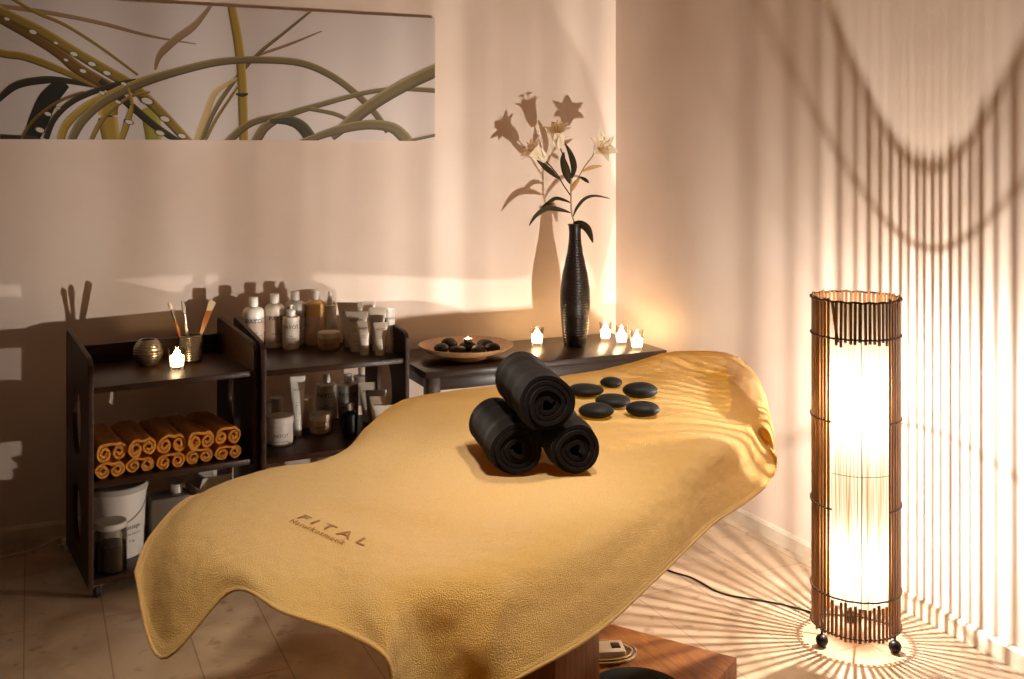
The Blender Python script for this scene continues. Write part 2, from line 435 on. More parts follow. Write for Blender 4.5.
# ------------------------------------------------------------------ black rolled towels
def scroll_bm(R, L, pitch, t, turns, seed, waves=1.0):
    rnd = random.Random(seed); bm = new(); n = int(turns * 44)
    pts = []
    for i in range(n + 1):
        a = 2 * PI * turns * i / n; r = R - pitch * .75 * max(0, 1 - (n - i) / 9) - pitch * (2 * PI * turns - a) / (2 * PI)
        r = max(r, .004) + .0016 * math.sin(3 * a + seed) * waves
        pts.append(Vector((r * math.cos(a), r * math.sin(a))))
    rows = []; m = 18
    for j in range(m + 1):
        y = L * (j / m - .5); row = []
        for i, p in enumerate(pts):
            d = (pts[min(i + 1, n)] - pts[max(i - 1, 0)]).normalized(); nn = Vector((d.y, -d.x))
            fr = i / n
            yy = y * (1 + .03 * math.sin(fr * 9 + seed))
            sq = .004 * noise.noise(Vector((p.x * 20, y * 18, seed * 3.1))) * fr
            if .72 > abs(j / m - .5) * 2 > .45 and fr > .8: sq += .0015
            a_ = p + nn * (t / 2 + sq); b_ = p - nn * (t / 2 - sq)
            row.append((bm.verts.new((a_.x, yy, a_.y)), bm.verts.new((b_.x, yy, b_.y))))
        rows.append(row)
    for j in range(m):
        for i in range(n):
            for s in (0, 1): bm.faces.new((rows[j][i][s], rows[j][i + 1][s], rows[j + 1][i + 1][s], rows[j + 1][i][s]))
        for i in (0, n): bm.faces.new((rows[j][i][0], rows[j][i][1], rows[j + 1][i][1], rows[j + 1][i][0]))
    for j in (0, m):
        for i in range(n): bm.faces.new((rows[j][i][0], rows[j][i + 1][0], rows[j][i + 1][1], rows[j][i][1]))
    return bm
ax = (-FW * .97 + RT * .20).normalized()
rot_roll = math.atan2(-ax.x, ax.y) + PI
GB = 'black rolled towels on the yellow cover'
def roll(px, py, R, L, seed, label, dep=None, twist=0, seam=-1.6):
    if dep is None:
        dep = min((abs((q := PD(px, py, k * .005)).z - bed_z(q.x, q.y) - R - .0005), k * .005) for k in range(440, 640))[1]
    fr = PD(px, py, dep); bk = fr - ax * L
    tilt = max(-.12, min(.12, math.asin((bed_z(bk.x, bk.y) - bed_z(fr.x, fr.y)) / L)))
    p = fr - ax * (L / 2) + Vector((0, 0, math.sin(tilt) * L / 2))
    turns = max(3.2, R / .0128 - .9)
    o = obj('rolled_towel', scroll_bm(R, L, .0125, .0098, turns, seed), M_BLACKT, sharp=70)
    o.location = p; o.rotation_euler = (Matrix.Rotation(rot_roll + twist, 3, 'Z') @ Matrix.Rotation(tilt, 3, 'X') @ Matrix.Rotation(2 * PI * turns - seam, 3, 'Y')).to_euler()
    tag(o, label, 'towel', GB)
    return dep
d1 = roll(516, 450, .066, .26, 1.0, 'black rolled towel at the lower left of the stack of three', None, .03)
roll(578, 449.5, .062, .25, 2.0, 'black rolled towel at the lower right of the stack, nearest the stones', d1 + .0, -.02, -1.2)
roll(547, 405, .0705, .28, 3.0, 'black rolled towel lying on top of the two other black rolls', d1 - .03, .02, -2.0)
print('roll depth', d1)

# ------------------------------------------------------------------ massage stones
def stone(px, py, wpx, hr, label, seed, flat=.44):
    p = bed_at(px, py); d = depth(p); r = wpx / 2 * d / F_PX
    bm = new(); ball(bm, (0, 0, 0), r, (1, hr, flat), 32)
    for v in bm.verts: v.co += v.co * (.07 * noise.noise(v.co * 16 + Vector((seed, 0, 0))))
    o = obj('massage_stone', bm, M_STONE, sharp=180); o.rotation_euler = (0, 0, -YAW + random.uniform(-.3, .3))
    zmax = max(bed_z(p.x + dx * r * .5, p.y + dy * r * .5) for dx in (-1, 0, 1) for dy in (-1, 0, 1))
    o.location = (p.x, p.y, zmax + r * flat * .9)
    return tag(o, label, 'stone', 'black massage stones on the yellow cover')
stone(586, 396, 36, .92, 'large black massage stone nearest the upper black towel roll', 1, .34)
stone(611, 387, 23, .9, 'smallest black massage stone, farthest back on the cover', 2)
stone(640, 397, 35, .8, 'oval black massage stone at the back right of the group', 3)
stone(613, 407, 35, .95, 'black massage stone in the middle of the group', 4, .38)
stone(596, 417, 36, .85, 'black massage stone in front, beside the lower right towel roll', 5, .4)
stone(643, 417, 34, .8, 'black massage stone at the front right of the group', 6)

# ------------------------------------------------------------------ the two shelf trolleys
SH = (.07, .406, .734)
def oval(cy, cz, ry, rz, n=32, pw=.85):
    return [(cy + ry * math.copysign(abs(math.cos(2 * PI * k / n)) ** pw, math.cos(2 * PI * k / n)), cz + rz * math.sin(2 * PI * k / n)) for k in range(n)]
def trolley(label, loc, rotz, W, D, group):
    t = thing('shelf_trolley', label, 'shelf', loc, rotz, group)
    th = .015
    out = [(.0, .047), (D, .047), (D, .856), (D - .012, .868), (D - .05, .868), (.045, .836), (.015, .828), (.0, .812)]
    loops = [out, oval(D * .5, .570, D * .19, .125), oval(D * .5, .235, D * .19, .11)]
    for x in (0, W - th):
        bm = panel_2d(loops, th)
        for v in bm.verts: v.co.x += x
        obj('side_panel', bm, M_WOOD, t, sharp=30)
    for z in SH:
        bm = new(); box(bm, th, W - th, .008, D - .01, z - .022, z, .002); obj('shelf', bm, M_WOODH, t, sharp=30)
    bm = new(); box(bm, th, W - th, D - .028, D - .01, SH[2], SH[2] + .07, .002); obj('back_rail', bm, M_WOODH, t, sharp=30)
    for x in (th / 2 + .026, W - th / 2 - .026):
        for y in (.03, D - .05):
            bm = new(); box(bm, x - .014, x + .014, y - .012, y + .012, .036, .048, .001)
            c = obj('caster', bm, M_CHROME, t, sharp=30)
            bm = new(); lathe(bm, [(0, -.011), (.019, -.011), (.0235, -.007), (.0235, .007), (.019, .011), (0, .011)], 20, (0, 0, 0), Matrix.Translation((x, y, .0235)) @ Matrix.Rotation(PI / 2, 4, 'Y'))
            obj('wheel', bm, M_RUB, c)
    return t
GT = 'dark wooden shelf trolleys along the back wall'
R1_, R2_ = math.radians(6.5), math.radians(2)
L1, L2 = Vector((.183, 3.893, 0)), Vector((.783, 3.934, 0))
W1, W2, DT = .594, .583, .49
trolley('dark wooden shelf trolley holding the rolled orange towels, by the white cable', L1, R1_, W1, DT, GT)
trolley('dark wooden shelf trolley full of lotion bottles and tubes, beside the console', L2, R2_, W2, DT, GT)
def T1(x, y, z): return L1 + Vector((x * math.cos(R1_) - y * math.sin(R1_), x * math.sin(R1_) + y * math.cos(R1_), z))
def T2(x, y, z): return L2 + Vector((x * math.cos(R2_) - y * math.sin(R2_), x * math.sin(R2_) + y * math.cos(R2_), z))

# rolled orange towels: each rolled from both ends
def double_scroll(a, R, L, t, seed):
    bm = new(); pts = []; turns = 1.75; n = 60
    for i in range(n + 1):
        f = i / n; ang = PI / 2 + 2 * PI * turns * (1 - f); r = .006 + (R - .006) * f
        pts.append(Vector((-a + r * math.cos(ang), r * math.sin(ang))))
    for i in range(1, 6): pts.append(Vector((-a + 2 * a * i / 6, R + .002 * math.sin(i))))
    for i in range(n + 1):
        f = 1 - i / n; ang = PI / 2 - 2 * PI * turns * (1 - f); r = .006 + (R - .006) * f
        pts.append(Vector((a + r * math.cos(ang), r * math.sin(ang))))
    N_ = len(pts) - 1; m = 14; rows = []
    for j in range(m + 1):
        y = L * j / m; row = []
        for i, p in enumerate(pts):
            d = (pts[min(i + 1, N_)] - pts[max(i - 1, 0)]).normalized(); nn = Vector((-d.y, d.x))
            k = .006 * noise.noise(Vector((p.x * 34, y * 26 + seed, p.y * 34 + seed)))
            yy = y + (.004 * noise.noise(Vector((p.x * 80, seed, p.y * 80))) if j == 0 else 0)
            if nn.y * p.y < 0: pass
            A = p + nn * (t / 2 + k); B = p - nn * (t / 2 - k)
            row.append((bm.verts.new((A.x, yy, A.y + R)), bm.verts.new((B.x, yy, B.y + R))))
        rows.append(row)
    for j in range(m):
        for i in range(N_):
            for s in (0, 1): bm.faces.new((rows[j][i][s], rows[j][i + 1][s], rows[j + 1][i + 1][s], rows[j + 1][i][s]))
        for i in (0, N_): bm.faces.new((rows[j][i][0], rows[j][i][1], rows[j + 1][i][1], rows[j + 1][i][0]))
    for j in (0, m):
        for i in range(N_): bm.faces.new((rows[j][i][0], rows[j][i + 1][0], rows[j][i + 1][1], rows[j][i][1]))
    mn = min(v.co.z for v in bm.verts)
    for v in bm.verts: v.co.z -= mn
    return bm
def spare(seed): return obj('rolled_towel', double_scroll(.0255, .0255, .30, .0085, seed), M_ORA, sharp=80)
ordn = ['first', 'second', 'third', 'fourth', 'fifth']
where = ['nearest the left panel of its trolley', 'second from the left panel', 'in the middle of the row', 'second from the right panel', 'nearest the right panel of its trolley']
GO = 'orange towels rolled up on the trolley shelf'
for k in range(5):
    lo = spare(3.7 * k + 1); lo.location = T1(.077 + .1045 * k, .035 + .008 * (k % 2), SH[1] + .001); lo.rotation_euler = (0, 0, R1_ + random.uniform(-.03, .03))
    lo.scale = (.95, 1, .92)
    tag(lo, 'rolled orange towel in the bottom row, ' + where[k], 'towel', GO)
    hi = spare(5.3 * k + 30); hi.location = T1(.083 + .102 * k, .02 + .01 * ((k + 1) % 2), SH[1] + .059); hi.rotation_euler = (0, random.uniform(-.08, .05), R1_ + .06 + random.uniform(-.05, .05))
    hi.scale = (.94, 1, 1.12)
    tag(hi, 'rolled orange towel in the top row, ' + where[k], 'towel', GO)

# ------------------------------------------------------------------ tea lights
def votive(label, p, R=.033, H=.078, lit=True):
    t = thing('tealight_holder', label, 'candle holder', p, 0, 'glass tealight holders with burning candles')
    bm = new(); r0 = R * .8
    lathe(bm, [(0, .001), (r0, .001), (r0 + .001, .004), (R, H), (R - .0022, H), (r0 - .0015, .010), (0, .010)], 28)
    obj('glass_cup', bm, M_GLASSC, t)
    bm = new(); lathe(bm, [(0, .0115), (r0 - .003, .0115), (r0 - .002, .014), (r0 + .0008, .046), (r0 - .002, .05), (0, .048)], 24)
    c = obj('candle', bm, M_WAX, t)
    bm = new(); lathe(bm, [(0, .046), (.013, .050), (.0145, .056), (.010, .066), (.004, .073), (0, .076)], 14)
    obj('flame', bm, M_FLAME, c)
    ld = bpy.data.lights.new('candle_light', 'POINT'); ld.energy = CANDLE_W; ld.color = CANDLE_COL; ld.shadow_soft_size = .008
    lo = bpy.data.objects.new('candle_light', ld); C.objects.link(lo); lo.parent = t; lo.location = (0, 0, .078)
    return t
ZT = .645
votive('lit glass tealight holder on the trolley, in front of the brush pot', P(177, 369, SH[2]))
votive('lit glass tealight holder on the console between bowl and dark vase', P(537, 345, ZT), .034, .082)
votive('lit glass tealight holder on the console, nearest the dark vase on its right', P(605.5, 340, ZT), .031, .086)
votive('lit glass tealight holder on the console, middle one of the three right of the vase', P(621.5, 344, ZT), .033, .086)
votive('lit glass tealight holder at the console end, nearest the corner of the yellow cover', P(637, 349, ZT), .034, .086)

# ------------------------------------------------------------------ silver pot, brush pot and brushes on the first trolley
t = thing('silver_pot', 'round ribbed silver pot on the trolley top, left of the lit candle', 'pot', P(148, 365, SH[2]))
prof = [(0, .0), (.030, .0), (.036, .004)]
for k in range(23):
    a = -1.05 + 1.98 * k / 22; prof.append((.054 * math.cos(a) + (.002 if k % 2 else 0), .052 + .054 * math.sin(a)))
rr = prof[-1][0]
prof += [(rr - .002, prof[-1][1] + .004), (rr - .006, prof[-1][1] + .002), (rr - .004, .07), (.03, .02), (0, .012)]
bm = new(); lathe(bm, prof, 40); obj('pot_body', bm, M_SILVER, t)
pb = P(191, 361, SH[2])
t = thing('brush_pot', 'cylindrical ribbed silver pot holding three brushes', 'pot', pb)
prof = [(0, 0), (.036, 0), (.039, .003)]
for k in range(23): prof.append((.0405 + .0022 * math.sin(PI * k / 22) + (.0018 if k % 2 else 0), .004 + .098 * k / 22))
prof += [(.0395, .104), (.037, .102), (.036, .02), (0, .012)]
bm = new(); lathe(bm, prof, 40); obj('pot_body', bm, M_SILVER, t)
db = depth(pb)
def brush(label, a, b, c, kind):
    """a tip, b where bristle meets handle, c point in the pot (pixels)"""
    A, B, E = PD(*a, db + .0), PD(*b, db), PD(*c, db)
    E = Vector((pb.x + (E.x - pb.x) * .6, pb.y + (E.y - pb.y) * .6, pb.z + .016)) + (B - E).normalized() * 0
    t = thing('treatment_brush', label, 'brush', E, 0, 'brushes in the silver pot')
    A -= E; B -= E; O = Vector((0, 0, 0)); d = (A - B).normalized()
    if kind == 'flat':
        bm = new(); s = RT * .013; q = d.cross(RT).normalized() * .004
        for sgn in (1,):
            vs = []
            for p, kx in ((B, .8), (B.lerp(A, .6), 1.05), (A, 1.1)):
                vs.append([bm.verts.new(p + s * kx * i + q * j + (d * .008 * -i if p is A else Vector())) for i, j in ((-1, -1), (1, -1), (1, 1), (-1, 1))])
            for u_, v_ in zip(vs, vs[1:]):
                for k in range(4): bm.faces.new((u_[k], u_[(k + 1) % 4], v_[(k + 1) % 4], v_[k]))
            bm.faces.new(vs[0]); bm.faces.new(vs[-1])
        obj('bristles', bm, M_BRISTLE, t, sharp=30)
        bm = new(); M1 = B.lerp(O, .16)
        vs = []
        for p, kx, ky in ((B + d * .002, .85, 1.1), (M1, .85, 1.1), (B.lerp(O, .42), .55, 1.2), (B.lerp(O, .6), .32, 1.1), (O, .3, 1)):
            vs.append([bm.verts.new(p + s * kx * i + q * ky * j) for i, j in ((-1, -1), (1, -1), (1, 1), (-1, 1))])
        for u_, v_ in zip(vs, vs[1:]):
            for k in range(4): bm.faces.new((u_[k], u_[(k + 1) % 4], v_[(k + 1) % 4], v_[k]))
        bm.faces.new(vs[0]); bm.faces.new(vs[-1])
        obj('handle', bm, M_BRUSHW, t, sharp=30)
    else:
        bm = new(); tube(bm, [B, B.lerp(A, .35), B.lerp(A, .75), A], [.005, .0075, .006, .002], 10); obj('bristles', bm, M_BRISTLE if kind == 'pale' else M_GREYP, t)
        F_ = B.lerp(O, .22)
        bm = new(); tube(bm, [B + d * .001, F_], [.0055, .0045], 10); obj('ferrule', bm, M_FERRULE, t)
        bm = new(); tube(bm, [F_, F_.lerp(O, .25), F_.lerp(O, .55), O], [.0045, .006, .005, .0045], 10); obj('handle', bm, M_BRUSHW if kind == 'pale' else M_WHITE, t)
    return t
brush('thin brush with pale tip leaning left in the silver pot', (168.5, 302), (171.5, 310), (185, 345), 'pale')
brush('thin brush with grey tip standing upright in the silver pot', (182, 300), (184.5, 313), (189, 345), 'grey')
brush('wide flat brush with pale bristles leaning right in the silver pot', (213, 301), (209, 311), (195, 345), 'flat')

# ------------------------------------------------------------------ bottles, jars and tubes
def wrap_text(parent, rows, r, toward, squash=1.0, name='printed_lettering', m=None):
    """rows of (text, size, z) wrapped round a body of radius r, centred on the direction 'toward' (angle)"""
    for body, size, z in rows:
        bm = new(); t = text_mesh(body, size); vm = {}
        for v in t.verts:
            a = toward + v.co.x / r
            vm[v] = bm.verts.new(((r + .0006) * math.cos(a), (r + .0006) * math.sin(a) * squash, z + v.co.y))
        for f in t.faces: bm.faces.new([vm[v] for v in f.verts])
        t.free(); obj(name, bm, m or M_INK, parent, smooth=False)
def facing(p): return math.atan2(-p[1], -p[0])         # angle from p towards the camera
TINY = 'lotion tonique'
def bottle(label, p, r, h, capr, caph, m, cm=None, shoulder=.03, logo='PAYOT', band=None, turn=0, kind='cap', small=True):
    t = thing('lotion_bottle', label, 'bottle', p, 0, 'lotion bottles on the trolley')
    hb = h - caph
    bm = new(); pr = [(0, 0), (r * .9, 0), (r * .97, .004), (r, .012), (r, hb - shoulder)]
    for k in range(1, 7):
        a = PI / 2 * k / 6; pr.append((capr * .8 + (r - capr * .8) * math.cos(a), hb - shoulder + (shoulder - .006) * math.sin(a)))
    pr += [(capr * .8, hb + .002), (0, hb + .002)]
    lathe(bm, pr, 32); body = obj('bottle_body', bm, m, t)
    bm = new()
    if kind == 'cap':
        lathe(bm, [(0, hb - .003), (capr, hb - .003), (capr, h - .003), (capr - .002, h), (0, h)], 24)
    elif kind == 'pump':
        lathe(bm, [(0, hb - .003), (capr, hb - .003), (capr, hb + caph * .45), (capr * .85, hb + caph * .52), (capr * .3, hb + caph * .55), (capr * .3, hb + caph * .8), (capr * .55, hb + caph * .82), (capr * .5, h), (0, h)], 20)
        tube(bm, [(0, 0, h - .006), Vector((math.cos(facing(p) + .9), math.sin(facing(p) + .9), 0)) * .016 + Vector((0, 0, h - .007))], [.0035, .0025], 8)
    elif kind == 'spray':
        lathe(bm, [(0, hb - .003), (capr, hb - .003), (capr, hb + caph * .35), (capr * .7, hb + caph * .42), (capr * .62, h - .006), (capr * .45, h), (0, h)], 20)
    obj({'cap': 'cap', 'pump': 'pump_head', 'spray': 'spray_head'}[kind], bm, cm or M_WHITE, t)
    if band:
        z0, z1, bmtl = band
        bm = new(); lathe(bm, [(r + .0003, z0), (r + .0005, z0 + .0005), (r + .0005, z1), (r + .0003, z1 + .0005)], 32); obj('label_band', bm, bmtl, t)
    if logo:
        rows = [(logo, r * .62, hb * .66)]
        if small: rows += [('lait', r * .3, hb * .40), ('démaquillant', r * .26, hb * .33), ('200 ml', r * .24, hb * .16)]
        wrap_text(t, rows, r + .0006, facing(p) + turn)
    return t
def jar(label, p, r, h, m, lidm, lidh=.018, over=.001, logo=None, cat='jar'):
    t = thing('cream_jar', label, cat, p, 0, 'cream jars on the trolley')
    hb = h - lidh
    bm = new(); lathe(bm, [(0, 0), (r * .9, 0), (r * .97, .004), (r, .01), (r, hb - .002), (r * .94, hb), (0, hb)], 32); obj('jar_body', bm, m, t)
    bm = new(); R = r + over; lathe(bm, [(0, hb), (R, hb), (R, h - .003), (R - .003, h), (0, h)], 32); obj('lid', bm, lidm, t)
    if logo: wrap_text(t, [(logo, r * .36, hb * .5), (TINY, r * .2, hb * .25)], r + .0004, facing(p) + .1)
    return t
def squeeze_tube(label, p, w, h, m, lean=0, turn=0, capm=None, caph=.022, logo='PAYOT', tip=0, wt=None):
    """stands on its cap; flat crimp on top. w base width, wt top width"""
    ang = facing(p) + PI / 2 + turn
    t = thing('cream_tube', label, 'tube', p, ang, 'cream tubes standing on their caps')
    wt = wt or w * 1.35
    sh = Matrix(((1, 0, lean, 0), (0, 1, tip, 0), (0, 0, 1, 0), (0, 0, 0, 1)))
    bm = new(); rb = w / 2
    lathe(bm, [(0, 0), (rb * .92, 0), (rb * .95, .002), (rb * .98, caph), (0, caph)], 24, mtx=sh); obj('cap', bm, capm or M_WHITE, t)
    bm = new(); rings = []; n = 14; seg = 28
    for k in range(n + 1):
        f = k / n; z = caph + (h - caph) * f
        a = rb + (wt / 2 - rb) * f ** .9; b = max(rb * (1 - f ** 1.5), .0016)
        rings.append([bm.verts.new(sh @ Vector((a * math.cos(2 * PI * i / seg), b * math.sin(2 * PI * i / seg), z))) for i in range(seg)])
    for A, B in zip(rings, rings[1:]):
        for i in range(seg): bm.faces.new((A[i], A[(i + 1) % seg], B[(i + 1) % seg], B[i]))
    bm.faces.new(rings[0]); bm.faces.new(rings[-1])
    obj('tube_body', bm, m, t)
    if logo:
        for body, size, zf in ((logo, w * .30, .74), ('crème', w * .14, .5), ('hydratante', w * .12, .44), ('50 ml', w * .12, .16)):
            bm = new(); tx = text_mesh(body, size); z = caph + (h - caph) * zf; vm = {}
            for v in tx.verts:
                zz = z + v.co.y; f = (zz - caph) / (h - caph); a = rb + (wt / 2 - rb) * f ** .9; b = max(rb * (1 - f ** 1.5), .0016)
                x = max(-a * .98, min(a * .98, v.co.x)); yy = -b * math.sqrt(max(0, 1 - (x / a) ** 2)) - .0008
                vm[v] = bm.verts.new(sh @ Vector((x, yy, zz)))
            for f in tx.faces: bm.faces.new([vm[v] for v in f.verts])
            tx.free(); obj('printed_lettering', bm, M_INK, t, smooth=False)
    return t
ZS = SH[2]
bottle('white lotion bottle with beige label, nearest the brush trolley on the top shelf', P(253.5, 349, ZS), .043, .215, .019, .034, M_WHITE, band=(.03, .118, M_LABEL), turn=.25)
bottle('beige lotion bottle with white cap, second in the top shelf row', P(274.5, 347, ZS), .0405, .222, .019, .034, M_CREAMP, band=(.02, .135, M_LABEL), turn=.4)
bottle('grey lotion bottle standing behind the pump bottle', P(295, 345, ZS), .043, .228, .0185, .034, M_GREYP, turn=.5)
bottle('amber lotion bottle with white cap at the back of the top shelf', P(315.5, 344, ZS), .044, .228, .0185, .034, M_AMBER, band=(.02, .12, M_LABEL), logo=None)
bottle('pale pump bottle standing in front on the top shelf', P(291, 348.5, ZS), .0345, .182, .0185, .042, M_CREAMP, shoulder=.008, kind='pump')
bottle('small clear spray bottle beside the pump bottle', P(310, 345, ZS), .0215, .128, .0115, .048, M_JARW, shoulder=.008, kind='spray', logo=None)
bottle('narrow white bottle half hidden behind the tall spray bottle', P(338.5, 342.5, ZS), .020, .118, .010, .022, M_CREAMP, shoulder=.012, logo=None)
p = P(330, 343.5, ZS)
t = thing('spray_bottle', 'tall tapered white spray bottle behind the low jar', 'bottle', p)
bm = new(); lathe(bm, [(0, 0), (.034, 0), (.036, .004), (.0355, .02), (.0245, .158), (.023, .163), (.012, .166), (0, .166)], 28); obj('bottle_body', bm, M_GREYP, t)
bm = new(); lathe(bm, [(0, .164), (.013, .164), (.013, .186), (.009, .19), (.008, .214), (.0055, .222), (0, .222)], 18); tube(bm, [(0, 0, .206), Vector((math.cos(facing(p) - .7), math.sin(facing(p) - .7), 0)) * .013 + Vector((0, 0, .207))], .003, 8); obj('spray_head', bm, M_WHITE, t)
jar('low wide jar with pale lid at the front of the top shelf', P(329, 349, ZS), .0455, .073, M_JARW, M_CREAMP, .024, logo='PAYOT')
squeeze_tube('large cream tube with slanted top at the back left of the tube group', P(351, 346.5, ZS), .058, .185, M_CREAMP, lean=-.02, turn=-.25, wt=.115)
squeeze_tube('cream tube half hidden at the very back of the tube group', P(367, 344, ZS), .046, .182, M_CREAMP, turn=.1, wt=.075, logo=None)
squeeze_tube('wide cream tube in the middle of the group, left of the two small tubes', P(356.5, 351, ZS), .055, .162, M_CREAMP, lean=.0, turn=-.2, wt=.10)
squeeze_tube('cream tube with pale top standing behind the grey tube', P(378, 346, ZS), .05, .162, M_CREAMP, turn=.0, wt=.078, logo=None)
squeeze_tube('grey cream tube behind the two small front tubes', P(377.5, 350, ZS), .044, .145, M_GREYP, turn=.05, wt=.062)
squeeze_tube('slim white cream tube at the right of the tube group, beside the panel', P(390.5, 352, ZS), .037, .178, M_WHITE, lean=.0, turn=.5, wt=.042)
squeeze_tube('left one of the two small cream tubes at the front of the top shelf', P(364.5, 354.5, ZS), .039, .135, M_CREAMP, lean=-.03, turn=-.1, wt=.055)
squeeze_tube('right one of the two small cream tubes at the front of the top shelf', P(380, 355, ZS), .040, .132, M_CREAMP, lean=.02, turn=.1, wt=.058)
ZS = SH[1]
jar('white cream tub with wide lid at the front left of the lower shelf', P(280, 444, ZS), .0505, .113, M_WHITE, M_WHITE, .028, .002, logo='PAYOT')
squeeze_tube('tall white cream tube beside the white tub on the lower shelf', P(297.5, 435, ZS), .036, .238, M_WHITE, lean=-.0, turn=.15, wt=.062, capm=M_CREAMP, caph=.03)
jar('white jar against the left panel behind the tub', P(266, 430, ZS), .022, .11, M_WHITE, M_WHITE, .02)
jar('dim beaker behind the white tub on the lower shelf', P(276, 423, ZS), .028, .11, M_GREYP, M_GREYP, .01)
jar('pale beaker behind the tall tube on the lower shelf', P(306, 427, ZS), .03, .125, M_CREAMP, M_CREAMP, .01, .002, cat='beaker')
jar('tan jar with pale lid in the middle of the lower shelf', P(320.5, 432, ZS), .0435, .078, M_JARW, M_CREAMP, .024, logo='PAYOT')
bottle('left one of two lettered bottles on the lower shelf', P(326.5, 418, ZS), .0445, .19, .016, .032, M_GREYP, shoulder=.014, logo='PAYOT')
bottle('right one of two lettered bottles on the lower shelf, with a shiny cap', P(348, 417, ZS), .0445, .188, .0165, .032, M_GREYP, cm=M_WHITE, shoulder=.014, logo='PAYOT')
bottle('dim bottle at the back of the lower shelf, by the right panel', P(363, 404, ZS), .036, .175, .015, .035, M_GREYP, shoulder=.01, logo=None)
bottle('black bottle with white cap at the front of the lower shelf', P(350, 434, ZS), .030, .125, .0125, .024, M_BLACKP, shoulder=.02, logo=None)
squeeze_tube('large cream tube at the back of the lower shelf', P(369, 421, ZS), .055, .165, M_CREAMP, wt=.09, turn=.1)
squeeze_tube('cream tube in the middle of the lower shelf tube group', P(376, 430, ZS), .055, .165, M_GREYP, wt=.088, turn=.15, logo=None)
squeeze_tube('cream tube at the front of the lower shelf tube group', P(380.5, 437, ZS), .054, .165, M_CREAMP, wt=.088, turn=.1)
squeeze_tube('short cream tube just above the edge of the yellow cover', P(384, 445, ZS), .052, .155, M_WHITE, wt=.085, turn=.1, logo=None)

# bucket, dark jar, canister and carton on the bottom shelf of the first trolley
p = T1(.135, .235, SH[0])
t = thing('bucket', 'white plastic bucket with lid on the bottom shelf, behind the dark jar', 'bucket', p)
bm = new(); lathe(bm, [(0, 0), (.092, 0), (.095, .004), (.104, .225), (.108, .226), (.108, .238), (0, .238)], 40); obj('bucket_body', bm, M_WHITE, t)
bm = new(); lathe(bm, [(0, .238), (.111, .238), (.112, .241), (.112, .255), (.108, .259), (.1, .256), (0, .255)], 40); obj('lid', bm, M_GREYP, t)
bm = new(); tube(bm, [Vector((.1045 * math.cos(a), .1045 * math.sin(a), .215 - .085 * math.sin(PI * k / 24))) for k, a in ((k, facing(p) - PI / 2 + PI * k / 24) for k in range(25))], .0022, 8); obj('handle', bm, M_GREYP, t)
wrap_text(t, [('Massage', .022, .115), ('crème neutre', .014, .09), ('5 kg', .014, .065)], .101, facing(p) + .55)
p = T1(.085, .07, SH[0])
t = thing('storage_jar', 'glass jar of dark liquid with a clear lid in front of the bucket', 'jar', p)
bm = new(); lathe(bm, [(0, 0), (.05, 0), (.056, .005), (.056, .135), (.05, .15), (.048, .152), (.048, .15), (.053, .134), (.0535, .008), (0, .006)], 32); obj('glass_body', bm, M_JARG, t)
bm = new(); lathe(bm, [(0, .007), (.052, .008), (.0528, .012), (.0528, .095), (0, .095)], 32); obj('contents', bm, M_DARKL, t)
bm = new(); lathe(bm, [(0, .153), (.054, .153), (.056, .156), (.056, .170), (.053, .174), (0, .172)], 32); obj('lid', bm, M_GREYP, t)
p = T1(.325, .24, SH[0])
t = thing('canister', 'grey canister with white screw cap, right of the bucket', 'canister', p, R1_)
bm = new(); box(bm, -.075, .075, -.055, .055, 0, .185, .012); obj('canister_body', bm, mat('canister_grey', rgb(120, 108, 96), .45), t)
bm = new(); lathe(bm, [(0, .183), (.022, .183), (.022, .215), (.02, .218), (0, .218)], 20, (.03, 0, 0)); obj('cap', bm, M_WHITE, t)
p = T1(.47, .24, SH[0])
t = thing('carton', 'open white carton on the bottom shelf beside the right panel', 'box', p, R1_ + .12)
bm = new(); x, y, z, th = .058, .07, .20, .003
box(bm, -x, x, -y, -y + th, 0, z); box(bm, -x, x, y - th, y, 0, z); box(bm, -x, -x + th, -y + th, y - th, 0, z); box(bm, x - th, x, -y + th, y - th, 0, z); box(bm, -x + th, x - th, -y + th, y - th, 0, th)
obj('carton_body', bm, M_BOX, t, smooth=False)
for a, s in ((.5, 1), (1.0, -1)):
    bm = new(); box(bm, -x, x, 0, .06, 0, .002); bmesh.ops.rotate(bm, verts=bm.verts, cent=(0, 0, 0), matrix=Matrix.Rotation(a, 3, 'X'))
    for v in bm.verts: v.co.y = v.co.y * s + s * y; v.co.z += z
    obj('flap', bm, M_BOX, t, smooth=False)

# ------------------------------------------------------------------ console table
XA, XB, YA, YBk = 1.475, 2.645, 4.065, 4.575
t = thing('console_table', 'long dark wooden console table against the back wall, holding bowl, vase and candles', 'table', ((XA + XB) / 2, (YA + YBk) / 2, 0))
ox, oy = (XA + XB) / 2, (YA + YBk) / 2; hw, hd = (XB - XA) / 2, (YBk - YA) / 2
bm = new(); box(bm, -hw, hw, -hd, hd, ZT - .028, ZT, .003); obj('table_top', bm, M_CONS, t, sharp=30)
bm = new()
box(bm, -hw + .03, hw - .03, -hd + .02, -hd + .04, ZT - .085, ZT - .029, .002); box(bm, -hw + .03, hw - .03, hd - .04, hd - .02, ZT - .085, ZT - .029, .002)
box(bm, -hw + .03, -hw + .05, -hd + .04, hd - .04, ZT - .085, ZT - .029, .002); box(bm, hw - .05, hw - .03, -hd + .04, hd - .04, ZT - .085, ZT - .029, .002)
obj('apron', bm, M_CONS, t, sharp=30)
for sx in (-1, 1):
    for sy in (-1, 1):
        bm = new(); cx, cy = sx * (hw - .045), sy * (hd - .045); box(bm, cx - .028, cx + .028, cy - .028, cy + .028, 0, ZT - .029, .003); obj('leg', bm, M_CONS, t, sharp=30)

